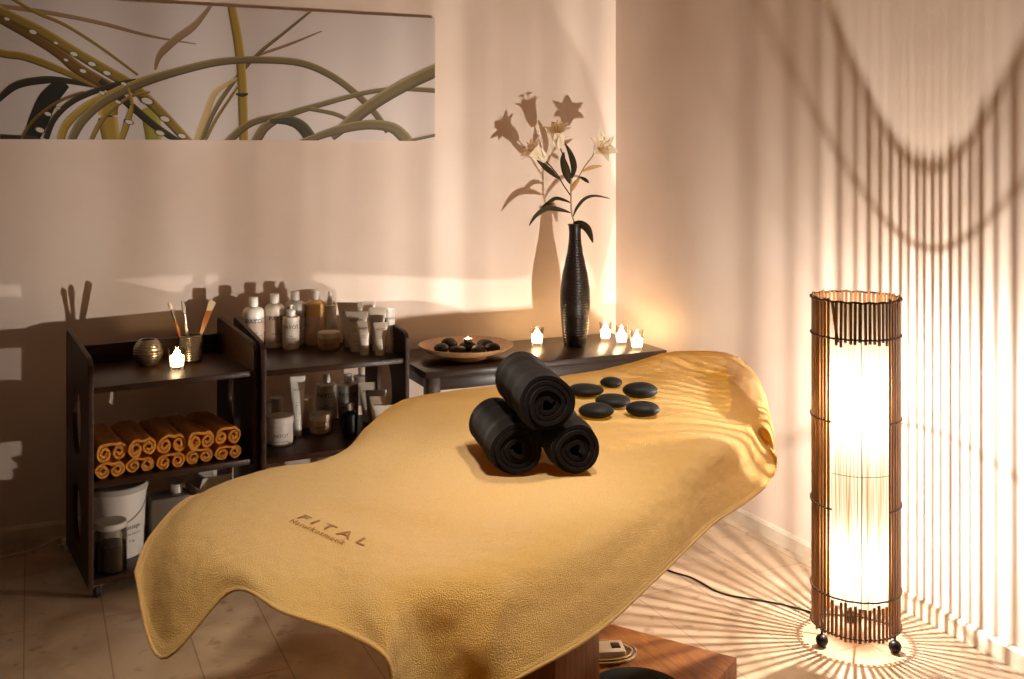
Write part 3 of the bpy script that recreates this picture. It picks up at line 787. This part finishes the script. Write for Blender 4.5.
# shallow footed bowl with stones and a tea light
pp = P(466, 353, ZT); pp.z = ZT; ctr = P(466, 346, ZT + .052)
bx = Vector((ctr.x, ctr.y, ZT))
t = thing('footed_bowl', 'wide shallow tan bowl on a foot, holding dark stones and a candle', 'bowl', bx)
bm = new(); lathe(bm, [(0, .030), (.10, .031), (.165, .042), (.198, .058), (.205, .062), (.209, .060), (.207, .055), (.175, .036), (.125, .022), (0, .020)], 64); obj('bowl_body', bm, M_PLATE, t)
bm = new(); lathe(bm, [(0, 0), (.088, 0), (.09, .002), (.084, .021), (.08, .0225), (0, .0225)], 48); obj('foot', bm, M_PLATE, t)
GP = 'dark stones in the tan bowl'
def pebble(dx, dy, r, sc, z, label, seed):
    r *= .86; z -= .008
    bm = new(); ball(bm, (0, 0, 0), r, sc, 20)
    for v in bm.verts: v.co += v.co * (.16 * noise.noise(v.co * 22 + Vector((seed, 0, 0))))
    o = obj('pebble', bm, M_STONE2, sharp=180); o.location = bx + RT * dx + FW * dy + Vector((0, 0, z)); o.rotation_euler = (0, 0, seed)
    tag(o, label, 'stone', GP)
pebble(-.105, -.03, .042, (1.1, .9, .62), .058, 'dark stone at the left of the bowl, in front', 1)
pebble(-.075, .045, .045, (1.1, .9, .66), .062, 'dark stone at the left of the bowl, at the back', 2)
pebble(-.035, -.045, .036, (1.2, .9, .55), .052, 'small dark stone at the bowl front, left of the candle', 3)
pebble(.055, -.045, .040, (1.2, .9, .55), .054, 'dark stone at the bowl front, right of the candle', 4)
pebble(.115, -.02, .038, (1.15, .9, .62), .057, 'dark stone farthest right in the bowl', 5)
pebble(.085, .06, .040, (1.1, 1, .62), .058, 'dark stone at the right of the bowl, at the back', 6)
pebble(.008, .015, .044, (1.1, 1, .58), .056, 'dark stone under the candle in the middle of the bowl', 7)
t = thing('tealight', 'small white tealight standing on the stones in the bowl', 'candle', bx + RT * .008 + FW * .015 + Vector((0, 0, .070)))
bm = new(); lathe(bm, [(0, 0), (.0195, 0), (.02, .013), (.0188, .013), (.0185, .003), (0, .003)], 24); obj('tin', bm, M_TIN, t)
bm = new(); lathe(bm, [(0, .003), (.0182, .003), (.0182, .0115), (0, .0112)], 24); cw = obj('wax', bm, mat('plain_wax', rgb(245, 236, 220), .5, emit=((1, .75, .45, 1), .5)), t)
bm = new(); lathe(bm, [(0, .0115), (.0035, .014), (.0028, .018), (0, .021)], 12); obj('flame', bm, M_FLAME, cw)
ld = bpy.data.lights.new('candle_light', 'POINT'); ld.energy = .25; ld.color = CANDLE_COL; ld.shadow_soft_size = .006
lo = bpy.data.objects.new('candle_light', ld); C.objects.link(lo); lo.parent = t; lo.location = (0, 0, .027)

# ------------------------------------------------------------------ vase and lilies
vp = P(575, 345.5, ZT); dv = depth(vp)
t = thing('vase', 'tall dark ribbed bottle vase holding white lilies', 'vase', vp)
ctrl = [(.050, 0), (.053, .01), (.058, .05), (.066, .13), (.0705, .20), (.069, .26), (.060, .33), (.047, .39), (.036, .44), (.0295, .49), (.0275, .53), (.0295, .552), (.034, .568)]
def cm(z):
    for (r0, z0), (r1, z1) in zip(ctrl, ctrl[1:]):
        if z <= z1:
            f = (z - z0) / (z1 - z0); f = f * f * (3 - 2 * f) * .35 + f * .65; return r0 + (r1 - r0) * f
    return ctrl[-1][0]
prof = [(0, 0)]
nz = 190
for k in range(nz + 1):
    z = .568 * k / nz; amp = .0012 if .03 < z < .50 else .0004
    prof.append((cm(z) + amp * math.sin(2 * PI * z / .0125), z))
prof += [(.031, .568), (.026, .545), (.024, .45), (.03, .35), (0, .3)]
bm = new(); lathe(bm, prof, 44); obj('vase_body', bm, M_VASE, t, sharp=60)
VT = vp + Vector((0, 0, .568))
lt = thing('lily_stem', 'white lily stem with three open flowers and dark leaves in the dark vase', 'flower', VT)
def q_(px, py, dd=0): return PD(px, py, dv + dd) - VT
bm = new()
main = smooth_path([Vector((0, 0, -.22)), Vector((0.0, 0, -.02)), q_(571.5, 212), q_(571, 190), q_(571.5, 178)], 6)
tube(bm, main, .0042, 8)
obj('main_stem', bm, M_STEM, lt)
def branch(pts, r=.003, m=None):
    bm = new(); tube(bm, smooth_path(pts, 6), r, 8); obj('branch', bm, m or M_STEM, lt)
branch([q_(571, 196), q_(564, 186, -.01), q_(557, 174, -.02), q_(546, 161, -.03)], .003, M_LEAF)
branch([q_(571.5, 180), q_(569, 168, .0), q_(563, 155, .01), q_(559.5, 146, .01)], .003, M_LEAF)
branch([q_(571.5, 190), q_(577, 180, .01), q_(585, 166, .02), q_(592, 157, .02), q_(595, 150, .02)], .003, M_STEM)
def leaf(pts, wmax, m=None, fold=.3, wpos=.45, twist=0):
    bm = new(); path = smooth_path(pts, 7); n = len(path) - 1; rows = []
    for i, p in enumerate(path):
        f = i / n; d = (path[min(i + 1, n)] - path[max(i - 1, 0)]).normalized()
        wd = wmax * (math.sin(PI * min(1, f / (2 * wpos))) if f < wpos else math.cos(PI / 2 * (f - wpos) / (1 - wpos))) + .0012
        view = (FW * math.cos(twist) + Vector((0, 0, 1)) * math.sin(twist))
        s = d.cross(view).normalized(); up = s.cross(d).normalized()
        rows.append([bm.verts.new(p - s * wd + up * wd * fold), bm.verts.new(p), bm.verts.new(p + s * wd + up * wd * fold), bm.verts.new(p + s * wd * .9 + up * (wd * fold - .0012)), bm.verts.new(p - up * .0012), bm.verts.new(p - s * wd * .9 + up * (wd * fold - .0012))])
    for a, b in zip(rows, rows[1:]):
        for k in range(6): bm.faces.new((a[k], a[(k + 1) % 6], b[(k + 1) % 6], b[k]))
    bm.faces.new(rows[0]); bm.faces.new(rows[-1])
    obj('leaf', bm, m or M_LEAF, lt, sharp=60)
leaf([q_(573, 223), q_(580, 224, -.02), q_(588, 230, -.04), q_(593, 243, -.05)], .018, wpos=.5, twist=.3)
leaf([q_(571, 213), q_(560, 210, -.02), q_(547, 209, -.03), q_(536, 216, -.04), q_(529, 226, -.05)], .013, twist=.5)
leaf([q_(571, 203), q_(563, 200), q_(555, 199, .02), q_(547, 204, .02), q_(541, 208, .03)], .010, twist=.6)
leaf([q_(554, 203, .02), q_(550, 205, .02), q_(546, 208, .02)], .008, M_BUD)
leaf([q_(573, 217), q_(577, 208, .01), q_(585, 199, .03), q_(595, 196, .04), q_(610, 198.5, .06)], .008, twist=.5)
leaf([q_(570, 184), q_(566, 172, -.01), q_(563, 160, -.01), q_(564, 152, -.01)], .017, wpos=.35)
leaf([q_(571, 180), q_(574, 168), q_(571, 155), q_(565, 143)], .014)
leaf([q_(559, 179, -.02), q_(551, 172, -.03), q_(543, 165, -.03), q_(537, 160, -.04)], .012)
leaf([q_(579, 177, .01), q_(585, 180), q_(589, 183, .0)], .009, twist=.6)
leaf([q_(571, 192), q_(575, 184), q_(580, 178, .0)], .010, M_BUD)
leaf([q_(582, 172, .02), q_(588, 169, .02), q_(595, 167, .02), q_(602, 166, .02)], .009, M_BUD, twist=.4)
def lily(base, tip, spread, seed, petal_len):
    """trumpet from base towards tip"""
    A = base; d = (tip - base).normalized(); L = (tip - base).length
    s = d.cross(Vector((0, 0, 1)))
    s = s.normalized() if s.length > .1 else RT.copy(); u_ = s.cross(d)
    bm = new()
    for k in range(6):
        inner = k % 2; a0 = 2 * PI * k / 6 + seed; n = 12; rows = []
        for i in range(n + 1):
            f = i / n
            r = .006 + spread * (f ** 2.0) - (.002 if inner else 0); x = L * (f - .28 * max(0, f - .6) ** 1.4 * 3)
            wdt = petal_len * (.18 * (1 - f) + math.sin(PI * min(1, f * .96 + .04)) ** .8 * (.46 if inner else .36)) * (1 if f < .999 else .3)
            rad = s * math.cos(a0) + u_ * math.sin(a0); tan = -s * math.sin(a0) + u_ * math.cos(a0)
            c = A + d * x + rad * r
            rows.append([bm.verts.new(c + tan * wdt * j + rad * (-.35 * wdt * (1 - f) * j * j) + d * (.12 * wdt * j * j) ) for j in (-1, -.5, 0, .5, 1)])
        for x_, y_ in zip(rows, rows[1:]):
            for j in range(4): bm.faces.new((x_[j], x_[j + 1], y_[j + 1], y_[j]))
    fl = obj('flower', bm, M_PETAL, lt, sharp=180)
    bm = new()
    for k in range(6):
        a0 = 2 * PI * k / 6 + .4; rad = s * math.cos(a0) + u_ * math.sin(a0)
        e = A + d * L * .92 + rad * spread * .35
        tube(bm, [A + d * L * .2, A + d * L * .6 + rad * spread * .15, e], .0012, 6); tube(bm, [e - rad * .008, e + rad * .008], .0028, 6)
    obj('stamens', bm, M_STAMEN, fl)
lily(q_(546, 161, -.03), q_(526, 143, -.06), .075, .3, .058)
lily(q_(559.5, 148, .01), q_(556.5, 121, -.05), .066, .1, .056)
lily(q_(595, 151, .02), q_(607, 143, -.06), .078, .5, .058)

# ------------------------------------------------------------------ the picture
def picture():
    yw = YB - .028; x1 = PY(435, 80, yw).x; x0 = -.32; zt, zb = 2.172, 1.600
    t = thing('canvas_picture', 'wide canvas print of arching grass blades on the back wall', 'picture', ((x0 + x1) / 2, YB, (zt + zb) / 2))
    o = Vector(t.location)
    bm = new(); box(bm, x0 - o.x, x1 - o.x, yw - o.y, -.0005, zb - o.z, zt - o.z, .002); obj('canvas', bm, M_CANVAS, t, sharp=30)
    m = bpy.data.materials.new('printed_grass'); m.use_nodes = True
    N = m.node_tree.nodes; at = N.new('ShaderNodeVertexColor'); at.layer_name = 'print'
    m.node_tree.links.new(at.outputs[0], N['Principled BSDF'].inputs['Base Color']); N['Principled BSDF'].inputs['Roughness'].default_value = .5
    bm = new(); cl = bm.loops.layers.float_color.new('print'); k = [0]
    def clipz(p): return Vector((max(x0 + .001, min(x1 - .001, p.x)), p.y, max(zb + .001, min(zt - .001, p.z))))
    def blade(pts, ws, c_lo, c_mid, c_hi, n=10):
        k[0] += 1; y = yw - .0006 - .00008 * k[0]
        path = smooth_path([Vector((a, b, 0)) for a, b in pts], n); m_ = len(path) - 1; prev = None
        for i, p in enumerate(path):
            d = (path[min(i + 1, m_)] - path[max(i - 1, 0)]); d.normalize(); s = Vector((-d.y, d.x, 0))
            if s.y < 0: s = -s                                  # s points down in the picture
            f = i / m_; wi = f * (len(ws) - 1); a = int(min(wi, len(ws) - 2)); wd = ws[a] + (ws[a + 1] - ws[a]) * (wi - a)
            row = []
            for off, c in ((-1, c_hi), (-.45, c_mid), (.3, c_mid), (1, c_lo)):
                q = p + s * wd * off; v = PY(q.x, q.y, y); v = clipz(v); v.y = y
                row.append((v - o, c))
            if prev:
                for j in range(3):
                    A, B, D_, E = prev[j], prev[j + 1], row[j + 1], row[j]
                    try: fc = bm.faces.new([bm.verts.new(z[0]) for z in (A, B, D_, E)])
                    except Exception: continue
                    for lp, z in zip(fc.loops, (A, B, D_, E)): lp[cl] = z[1]
            prev = row
    OL = (rgb(62, 48, 20), rgb(132, 108, 44), rgb(178, 152, 78)); DK = (rgb(30, 26, 16), rgb(46, 40, 26), rgb(84, 74, 50))
    YE = (rgb(104, 82, 26), rgb(156, 128, 48), rgb(192, 168, 92)); BL = (rgb(126, 100, 76), rgb(140, 114, 86), rgb(160, 138, 114))
    BR = (rgb(66, 46, 20), rgb(104, 76, 34), rgb(150, 116, 60)); GB_ = (rgb(70, 58, 38), rgb(112, 96, 62), rgb(160, 142, 100))
    blade([(-40, 2), (0, 6), (50, 13), (100, 23), (150, 36), (196, 44)], [2.4, 2.4, 2, .5], *BL)
    blade([(212, 4), (195, 25), (175, 40), (160, 55), (155, 70)], [1.5, 4, 4, 1], *BL)
    blade([(322, 31), (290, 44), (258, 55)], [.5, 1.4, 1.6], *BL)
    blade([(312, 10), (285, 32), (258, 54), (235, 80), (215, 110), (200, 142)], [1.2, 1.8, 2.2, 2.6], *GB_)
    blade([(238, 78), (216, 92), (206, 115), (196, 142)], [1, 3, 3.5, 3], *[rgb(168, 140, 88), rgb(190, 164, 112), rgb(206, 188, 150)])
    blade([(64, 82), (48, 100), (38, 122), (30, 142)], [7, 10, 10, 7], rgb(22, 22, 16), rgb(30, 30, 22), rgb(36, 36, 28))
    blade([(-20, 118), (0, 98), (15, 86), (35, 81), (60, 80), (95, 86)], [2, 4, 4, 2], *DK)
    blade([(118, 92), (108, 112), (112, 142)], [6, 10, 9], *YE)
    blade([(146, 108), (152, 124), (154, 142)], [7, 9, 8], rgb(110, 104, 30), rgb(154, 150, 52), rgb(190, 186, 96))
    blade([(-40, 40), (0, 53), (25, 57), (60, 70), (98, 87)], [4, 4, 4, 2], *OL)
    blade([(-30, 2), (0, 18), (35, 38), (60, 54), (80, 70), (116, 90)], [5, 5, 5, 6, 5], *BR)
    blade([(8, -4), (35, 12), (65, 25), (100, 47), (138, 75)], [1.6, 1.8, 1.6, 1.2], *OL)
    blade([(-30, -6), (0, 11), (40, 31), (70, 49), (100, 67), (130, 85), (150, 102), (170, 122), (192, 146)], [5, 5, 5, 5.5, 5, 4.5], *OL)
    blade([(100, 80), (130, 105), (155, 126), (182, 144)], [3, 4, 3.5, 3], *DK)
    blade([(0, 137), (30, 139), (44, 142)], [3, 3, 2], *DK)
    blade([(46, 139), (55, 118), (75, 100), (110, 86), (136, 80)], [3, 3, 3, 1.5], *DK)
    blade([(60, 144), (66, 126), (84, 108), (110, 93), (140, 80), (172, 70)], [4, 4, 3, 2, 1], *YE)
    blade([(231, 4), (238, 40), (242, 80), (244, 144)], [4, 4.5, 4.5, 4.5], *YE)
    blade([(236, 94), (242, 95), (248, 94)], [1, 2, 1], *DK)
    blade([(70, 144), (82, 122), (105, 101), (140, 84), (180, 71), (220, 62), (260, 60), (300, 63), (330, 75), (355, 93), (375, 113), (388, 132)], [4, 4.5, 4.2, 3.6, 3.6, 3.4, 3], *GB_)
    blade([(226, 144), (250, 124), (290, 113)], [4, 3.5, 2], *GB_)
    blade([(255, 144), (265, 128), (285, 116), (320, 105), (365, 93), (400, 89), (440, 91)], [5, 4, 2.6, 2.2, 2.4], *GB_)
    blade([(310, 109), (335, 114), (352, 122)], [2, 2.2, 2], *GB_)
    blade([(270, 121), (290, 121), (303, 128), (314, 144)], [2, 5, 6, 6], rgb(40, 36, 24), rgb(62, 56, 38), rgb(110, 98, 70))
    blade([(442, 68), (405, 85), (375, 103), (350, 122), (332, 138)], [6.5, 6.5, 6, 6, 3], *GB_)
    blade([(300, 143), (335, 131), (365, 125), (390, 127), (403, 136), (410, 146)], [3, 4.5, 5, 6, 6], *GB_)
    blade([(90, 144), (104, 118), (128, 98), (150, 92)], [2, 2.2, 1.6, .8], *OL)
    blade([(120, 144), (128, 122), (132, 104), (128, 88)], [3, 3, 2, 1], *YE)
    blade([(20, 142), (34, 120), (58, 102), (84, 92)], [1.2, 1.6, 1.6, 1], *BR)
    blade([(204, 144), (216, 120), (232, 96), (240, 84)], [1.4, 1.4, 1, .6], *OL)
    blade([(408, 141), (436, 135)], [1.5, 1.5], *GB_)
    for dx, dy, r in ((7, 19, 3), (33, 32, 4), (56, 43, 2.5), (74, 54, 4), (92, 64, 4), (107, 73, 4), (124, 84, 3), (83, 71, 3.5), (66, 60, 2.5), (40, 130, 4.5), (48, 114, 3.5), (58, 108, 2.5), (102, 93, 3), (147, 101, 6), (165, 119, 5), (160, 133, 4.5), (182, 136, 4), (118, 102, 3), (129, 122, 4)):
        for sc, cc in ((1.0, rgb(96, 80, 46)), (.74, rgb(206, 200, 190))):
            k[0] += .6; y = yw - .0006 - .00008 * k[0]
            fc = bm.faces.new([bm.verts.new(Vector(((c_ := clipz(PY(dx + r * sc * math.cos(a) * 1.15 + r * .5 * math.sin(a) * sc, dy + r * sc * .75 * math.sin(a), y))).x, y, c_.z)) - o) for a in (2 * PI * i / 16 for i in range(16))])
            for lp in fc.loops: lp[cl] = cc
    me = bpy.data.meshes.new('print'); bm.to_mesh(me); bm.free()
    link('print', me, m, t, smooth=False)
picture()

# ------------------------------------------------------------------ bamboo floor lamp
def tube_profile(ld):
    """an upright tube shines sideways more than along its axis"""
    ld.use_nodes = True; N = ld.node_tree.nodes; L = ld.node_tree.links; em = N['Emission']
    tc = N.new('ShaderNodeTexCoord'); sx = N.new('ShaderNodeSeparateXYZ'); L.new(tc.outputs['Normal'], sx.inputs[0])
    sq = N.new('ShaderNodeMath'); sq.operation = 'MULTIPLY'; L.new(sx.outputs[2], sq.inputs[0]); L.new(sx.outputs[2], sq.inputs[1])
    ma = N.new('ShaderNodeMath'); ma.operation = 'MULTIPLY_ADD'; ma.inputs[1].default_value = -.72; ma.inputs[2].default_value = 1.0
    L.new(sq.outputs[0], ma.inputs[0]); fo = N.new('ShaderNodeLightFalloff'); L.new(ma.outputs[0], fo.inputs['Strength']); L.new(fo.outputs['Linear'], em.inputs['Strength'])
def floor_lamp():
    base = P(855.5, 640, 0); R = .133; H = 1.095
    t = thing('floor_lamp', 'tall round bamboo slat floor lamp glowing in the corner', 'lamp', base)
    view = math.atan2(-base.y, -base.x)                       # towards the camera
    NS = 58; bm = new(); rnd = random.Random(3)
    def slat(a, z0, z1, wd, lean=0):
        rings = []
        for f in (0, .5, 1):
            aa = a + lean * (1 - f); z = z0 + (z1 - z0) * f; rad = Vector((math.cos(aa), math.sin(aa), 0)); tg = Vector((-math.sin(aa), math.cos(aa), 0))
            c = rad * R + Vector((0, 0, z)); rings.append([bm.verts.new(c + tg * x + rad * y) for x, y in ((-wd, -.002), (-wd * .7, .002), (wd * .7, .002), (wd, -.002))])
        for A, B in zip(rings, rings[1:]):
            for i in range(4): bm.faces.new((A[i], A[(i + 1) % 4], B[(i + 1) % 4], B[i]))
        bm.faces.new(rings[0]); bm.faces.new(rings[-1])
    w0, w1 = math.radians(-32), math.radians(49)
    for k in range(NS):
        rel = (2 * PI * k / NS + PI) % (2 * PI) - PI           # screen right is positive
        a = view + rel + rnd.uniform(-.008, .008); wd = rnd.uniform(.0043, .0053)
        if w0 < rel < w1:
            slat(a, .052 + rnd.uniform(-.006, .004), .158 + rnd.uniform(-.008, .01), wd)
            slat(a, .955 + rnd.uniform(-.006, .012), H - .008, wd, .14 if k == NS - 5 else rnd.uniform(-.01, .01))
        else: slat(a, .052 + rnd.uniform(-.006, .006), H + rnd.uniform(-.008, .004), wd)
    obj('slat_cage', bm, M_SLAT, t, sharp=30)
    def ring(z, full=True, wob=.0007, r=.003):
        bm = new(); pts = []
        if full: ang = [2 * PI * i / 72 for i in range(72)]
        else: ang = [view + w1 - .02 + (2 * PI - (w1 - w0) + .04) * i / 60 for i in range(61)]
        for i, a in enumerate(ang): pts.append(Vector(((R + .0045) * math.cos(a), (R + .0045) * math.sin(a), z + wob * math.sin(i * 1.7) )))
        tube(bm, pts, r, 6, full); obj('twine_tie', bm, M_TIE, t)
    ring(H - .006, True, .0015, .0034); ring(.975, True); ring(.715, False); ring(.445, False); ring(.175, True); ring(.062, True)
    # screen of fine white threads behind the window
    m = bpy.data.materials.new('thread_screen'); m.use_nodes = True; N = m.node_tree.nodes; L = m.node_tree.links
    N.remove(N['Principled BSDF']); tr = N.new('ShaderNodeBsdfTranslucent'); df = N.new('ShaderNodeBsdfDiffuse')
    tc = N.new('ShaderNodeTexCoord'); mp = N.new('ShaderNodeMapping'); mp.inputs['Scale'].default_value = (500, 500, 3)
    nz_ = N.new('ShaderNodeTexNoise'); nz_.inputs['Scale'].default_value = 1; rp = N.new('ShaderNodeValToRGB')
    rp.color_ramp.elements[0].position = .35; rp.color_ramp.elements[1].position = .55; rp.color_ramp.elements[0].color = (.11, .075, .028, 1); rp.color_ramp.elements[1].color = (.30, .275, .22, 1)
    L.new(tc.outputs['Object'], mp.inputs[0]); L.new(mp.outputs[0], nz_.inputs['Vector']); L.new(nz_.outputs['Fac'], rp.inputs[0])
    L.new(rp.outputs[0], tr.inputs[0]); L.new(rp.outputs[0], df.inputs[0])
    mx = N.new('ShaderNodeMixShader'); mx.inputs[0].default_value = .65; L.new(df.outputs[0], mx.inputs[1]); L.new(tr.outputs[0], mx.inputs[2]); L.new(mx.outputs[0], N['Material Output'].inputs[0])
    bm = new(); prev = None; Rs = R - .008
    for i in range(33):
        a = view + w0 - .1 + (w1 - w0 + .2) * i / 32
        cur = [bm.verts.new((Rs * math.cos(a), Rs * math.sin(a), z)) for z in (.15, .35, .57, .80, H - .012)]
        if prev:
            for A in range(4): bm.faces.new((prev[A], cur[A], cur[A + 1], prev[A + 1]))
        prev = cur
    s = obj('thread_screen', bm, m, t); s['label'] = 'white thread screen behind the front opening'
    am = view + math.radians(8)
    bm = new(); tube(bm, [((R - .004) * math.cos(am), (R - .004) * math.sin(am), z) for z in (.15, .55, 1.08)], .0012, 6); obj('screen_rod', bm, M_TIE, t)
    bm = new(); tube(bm, [((R - .005) * math.cos(view + w0 + (w1 - w0) * i / 20), (R - .005) * math.sin(view + w0 + (w1 - w0) * i / 20), .555) for i in range(21)], .0009, 6); obj('screen_wire', bm, M_TIE, t)
    # inner pole, sockets, bulbs
    bm = new(); tube(bm, [(0, 0, .075), (0, 0, .19)], .005, 10)
    ar = view + 2.75; cx_, cy_ = math.cos(ar), math.sin(ar)
    tube(bm, [(.06 * cx_, .06 * cy_, .07), (.06 * cx_, .06 * cy_, .40), (.06 * cx_, .06 * cy_, .66), (.045 * cx_, .045 * cy_, .688), (0, 0, .694)], .003, 8); tube(bm, [(0, 0, .077), (.06 * cx_, .06 * cy_, .072)], .003, 8)
    for k in range(4):
        a = PI / 4 + k * PI / 2; tube(bm, [(0, 0, .077), ((R - .004) * math.cos(a), (R - .004) * math.sin(a), .064)], .003, 8)
    obj('inner_frame', bm, M_TIE, t)
    for z, e in ((.778, LAMP_UP), (.27, LAMP_LOW)):
        bx_, by_ = (.0, .0)
        bm = new(); lathe(bm, [(0, z - .085), (.012, z - .085), (.013, z - .05), (0, z - .048)], 16, (bx_, by_, 0)); so = obj('socket', bm, M_BLACKP, t)
        bm = new(); lathe(bm, [(.011, z - .05), (.014, z - .035), (.024, z - .008), (.024, z + .012), (.014, z + .028), (0, z + .032)], 20, (bx_, by_, 0)); obj('bulb', bm, M_GLASSC, so)
        ld = bpy.data.lights.new('bulb_light', 'POINT'); ld.energy = e; ld.color = LAMP_COL; ld.shadow_soft_size = .0085; tube_profile(ld)
        lo = bpy.data.objects.new('bulb_light', ld); C.objects.link(lo); lo.parent = t; lo.location = (bx_, by_, z)
    for k in range(3):
        a = view + math.radians((-52, 66, 187)[k])
        bm = new(); ball(bm, ((R - .006) * math.cos(a), (R - .006) * math.sin(a), .0195), .0195); tube(bm, [((R - .006) * math.cos(a), (R - .006) * math.sin(a), .03), ((R - .006) * math.cos(a), (R - .006) * math.sin(a), .075)], .004, 8); obj('foot', bm, M_BLACKP, t)
    return t
floor_lamp()

# ------------------------------------------------------------------ cords and the things on the plinth
bm = new(); pts = [(664, 569), (676, 573), (690, 577), (702, 583), (714, 590), (728, 595), (745, 598), (775, 603), (800, 609), (816, 614)]
tube(bm, smooth_path([P(a, b, .0035) for a, b in pts], 6), .0033, 8)
tag(obj('lamp_cord', bm, M_CORDB), 'thin black cord on the floor running to the bamboo lamp', 'cord')
bm = new(); tube(bm, smooth_path([P(-40, 562, .004), P(0, 557, .004), P(25, 552, .004), P(38, 548, .004), P(47, 543, .006), P(58, 538, .014), P(66, 537, .018)], 6), .0038, 8)
tag(obj('power_cable', bm, M_CORDW), 'white cable on the floor along the back wall, left of the trolley', 'cable')
p = P(72, 548, 0)
t = thing('plug_adapter', 'small white plug adapter on the floor behind the left trolley panel', 'adapter', p, .2)
bm = new(); box(bm, -.035, .035, -.022, .022, 0, .04, .006); obj('adapter_body', bm, M_CORDW, t)
bm = new(); tube(bm, [(-.034, 0, .02), (-.05, 0, .019)], .006, 8); obj('strain_relief', bm, M_CORDW, t)

pr = P(606, 655, PLZ)
t = thing('hand_control', 'beige hand control with dark button lying on the wooden plinth', 'remote control', pr, math.atan2(UB.y, UB.x) - .9)
bm = new(); box(bm, -.062, .052, -.036, .036, .0, .026, .006); obj('handset', bm, M_REMOTE, t)
bm = new(); box(bm, .014, .040, -.016, .016, .0255, .0275, .001); obj('button', bm, M_BLACKP, t)
bm = new()
for k, (ra, rb, z) in enumerate(((.088, .062, .005), (.095, .068, .009), (.083, .057, .012))):
    tube(bm, [Vector((-.008 + ra * math.cos(2 * PI * i / 40), rb * math.sin(2 * PI * i / 40), z)) for i in range(40)], .0035, 8, True)
tc_ = obj('control_cable', bm, M_CHROME); tc_.location = pr; tc_.rotation_euler = (0, 0, math.atan2(UB.y, UB.x) - .9); tag(tc_, 'coiled silver cable lying around the hand control', 'cable')
pf = P(636, 702, PLZ)
t = thing('foot_pedal', 'round black foot pedal on the plinth in front of the hand control', 'foot pedal', pf)
bm = new(); lathe(bm, [(0, 0), (.125, 0), (.13, .006), (.126, .03), (.11, .038), (0, .042)], 48); obj('pedal_body', bm, mat('matte_black_rubber', rgb(13, 12, 12), .85, spec=.1), t)
bm = new(); lathe(bm, [(.1265, .010), (.132, .012), (.133, .018), (.1275, .022)], 48); obj('rim', bm, M_CHROME, t)
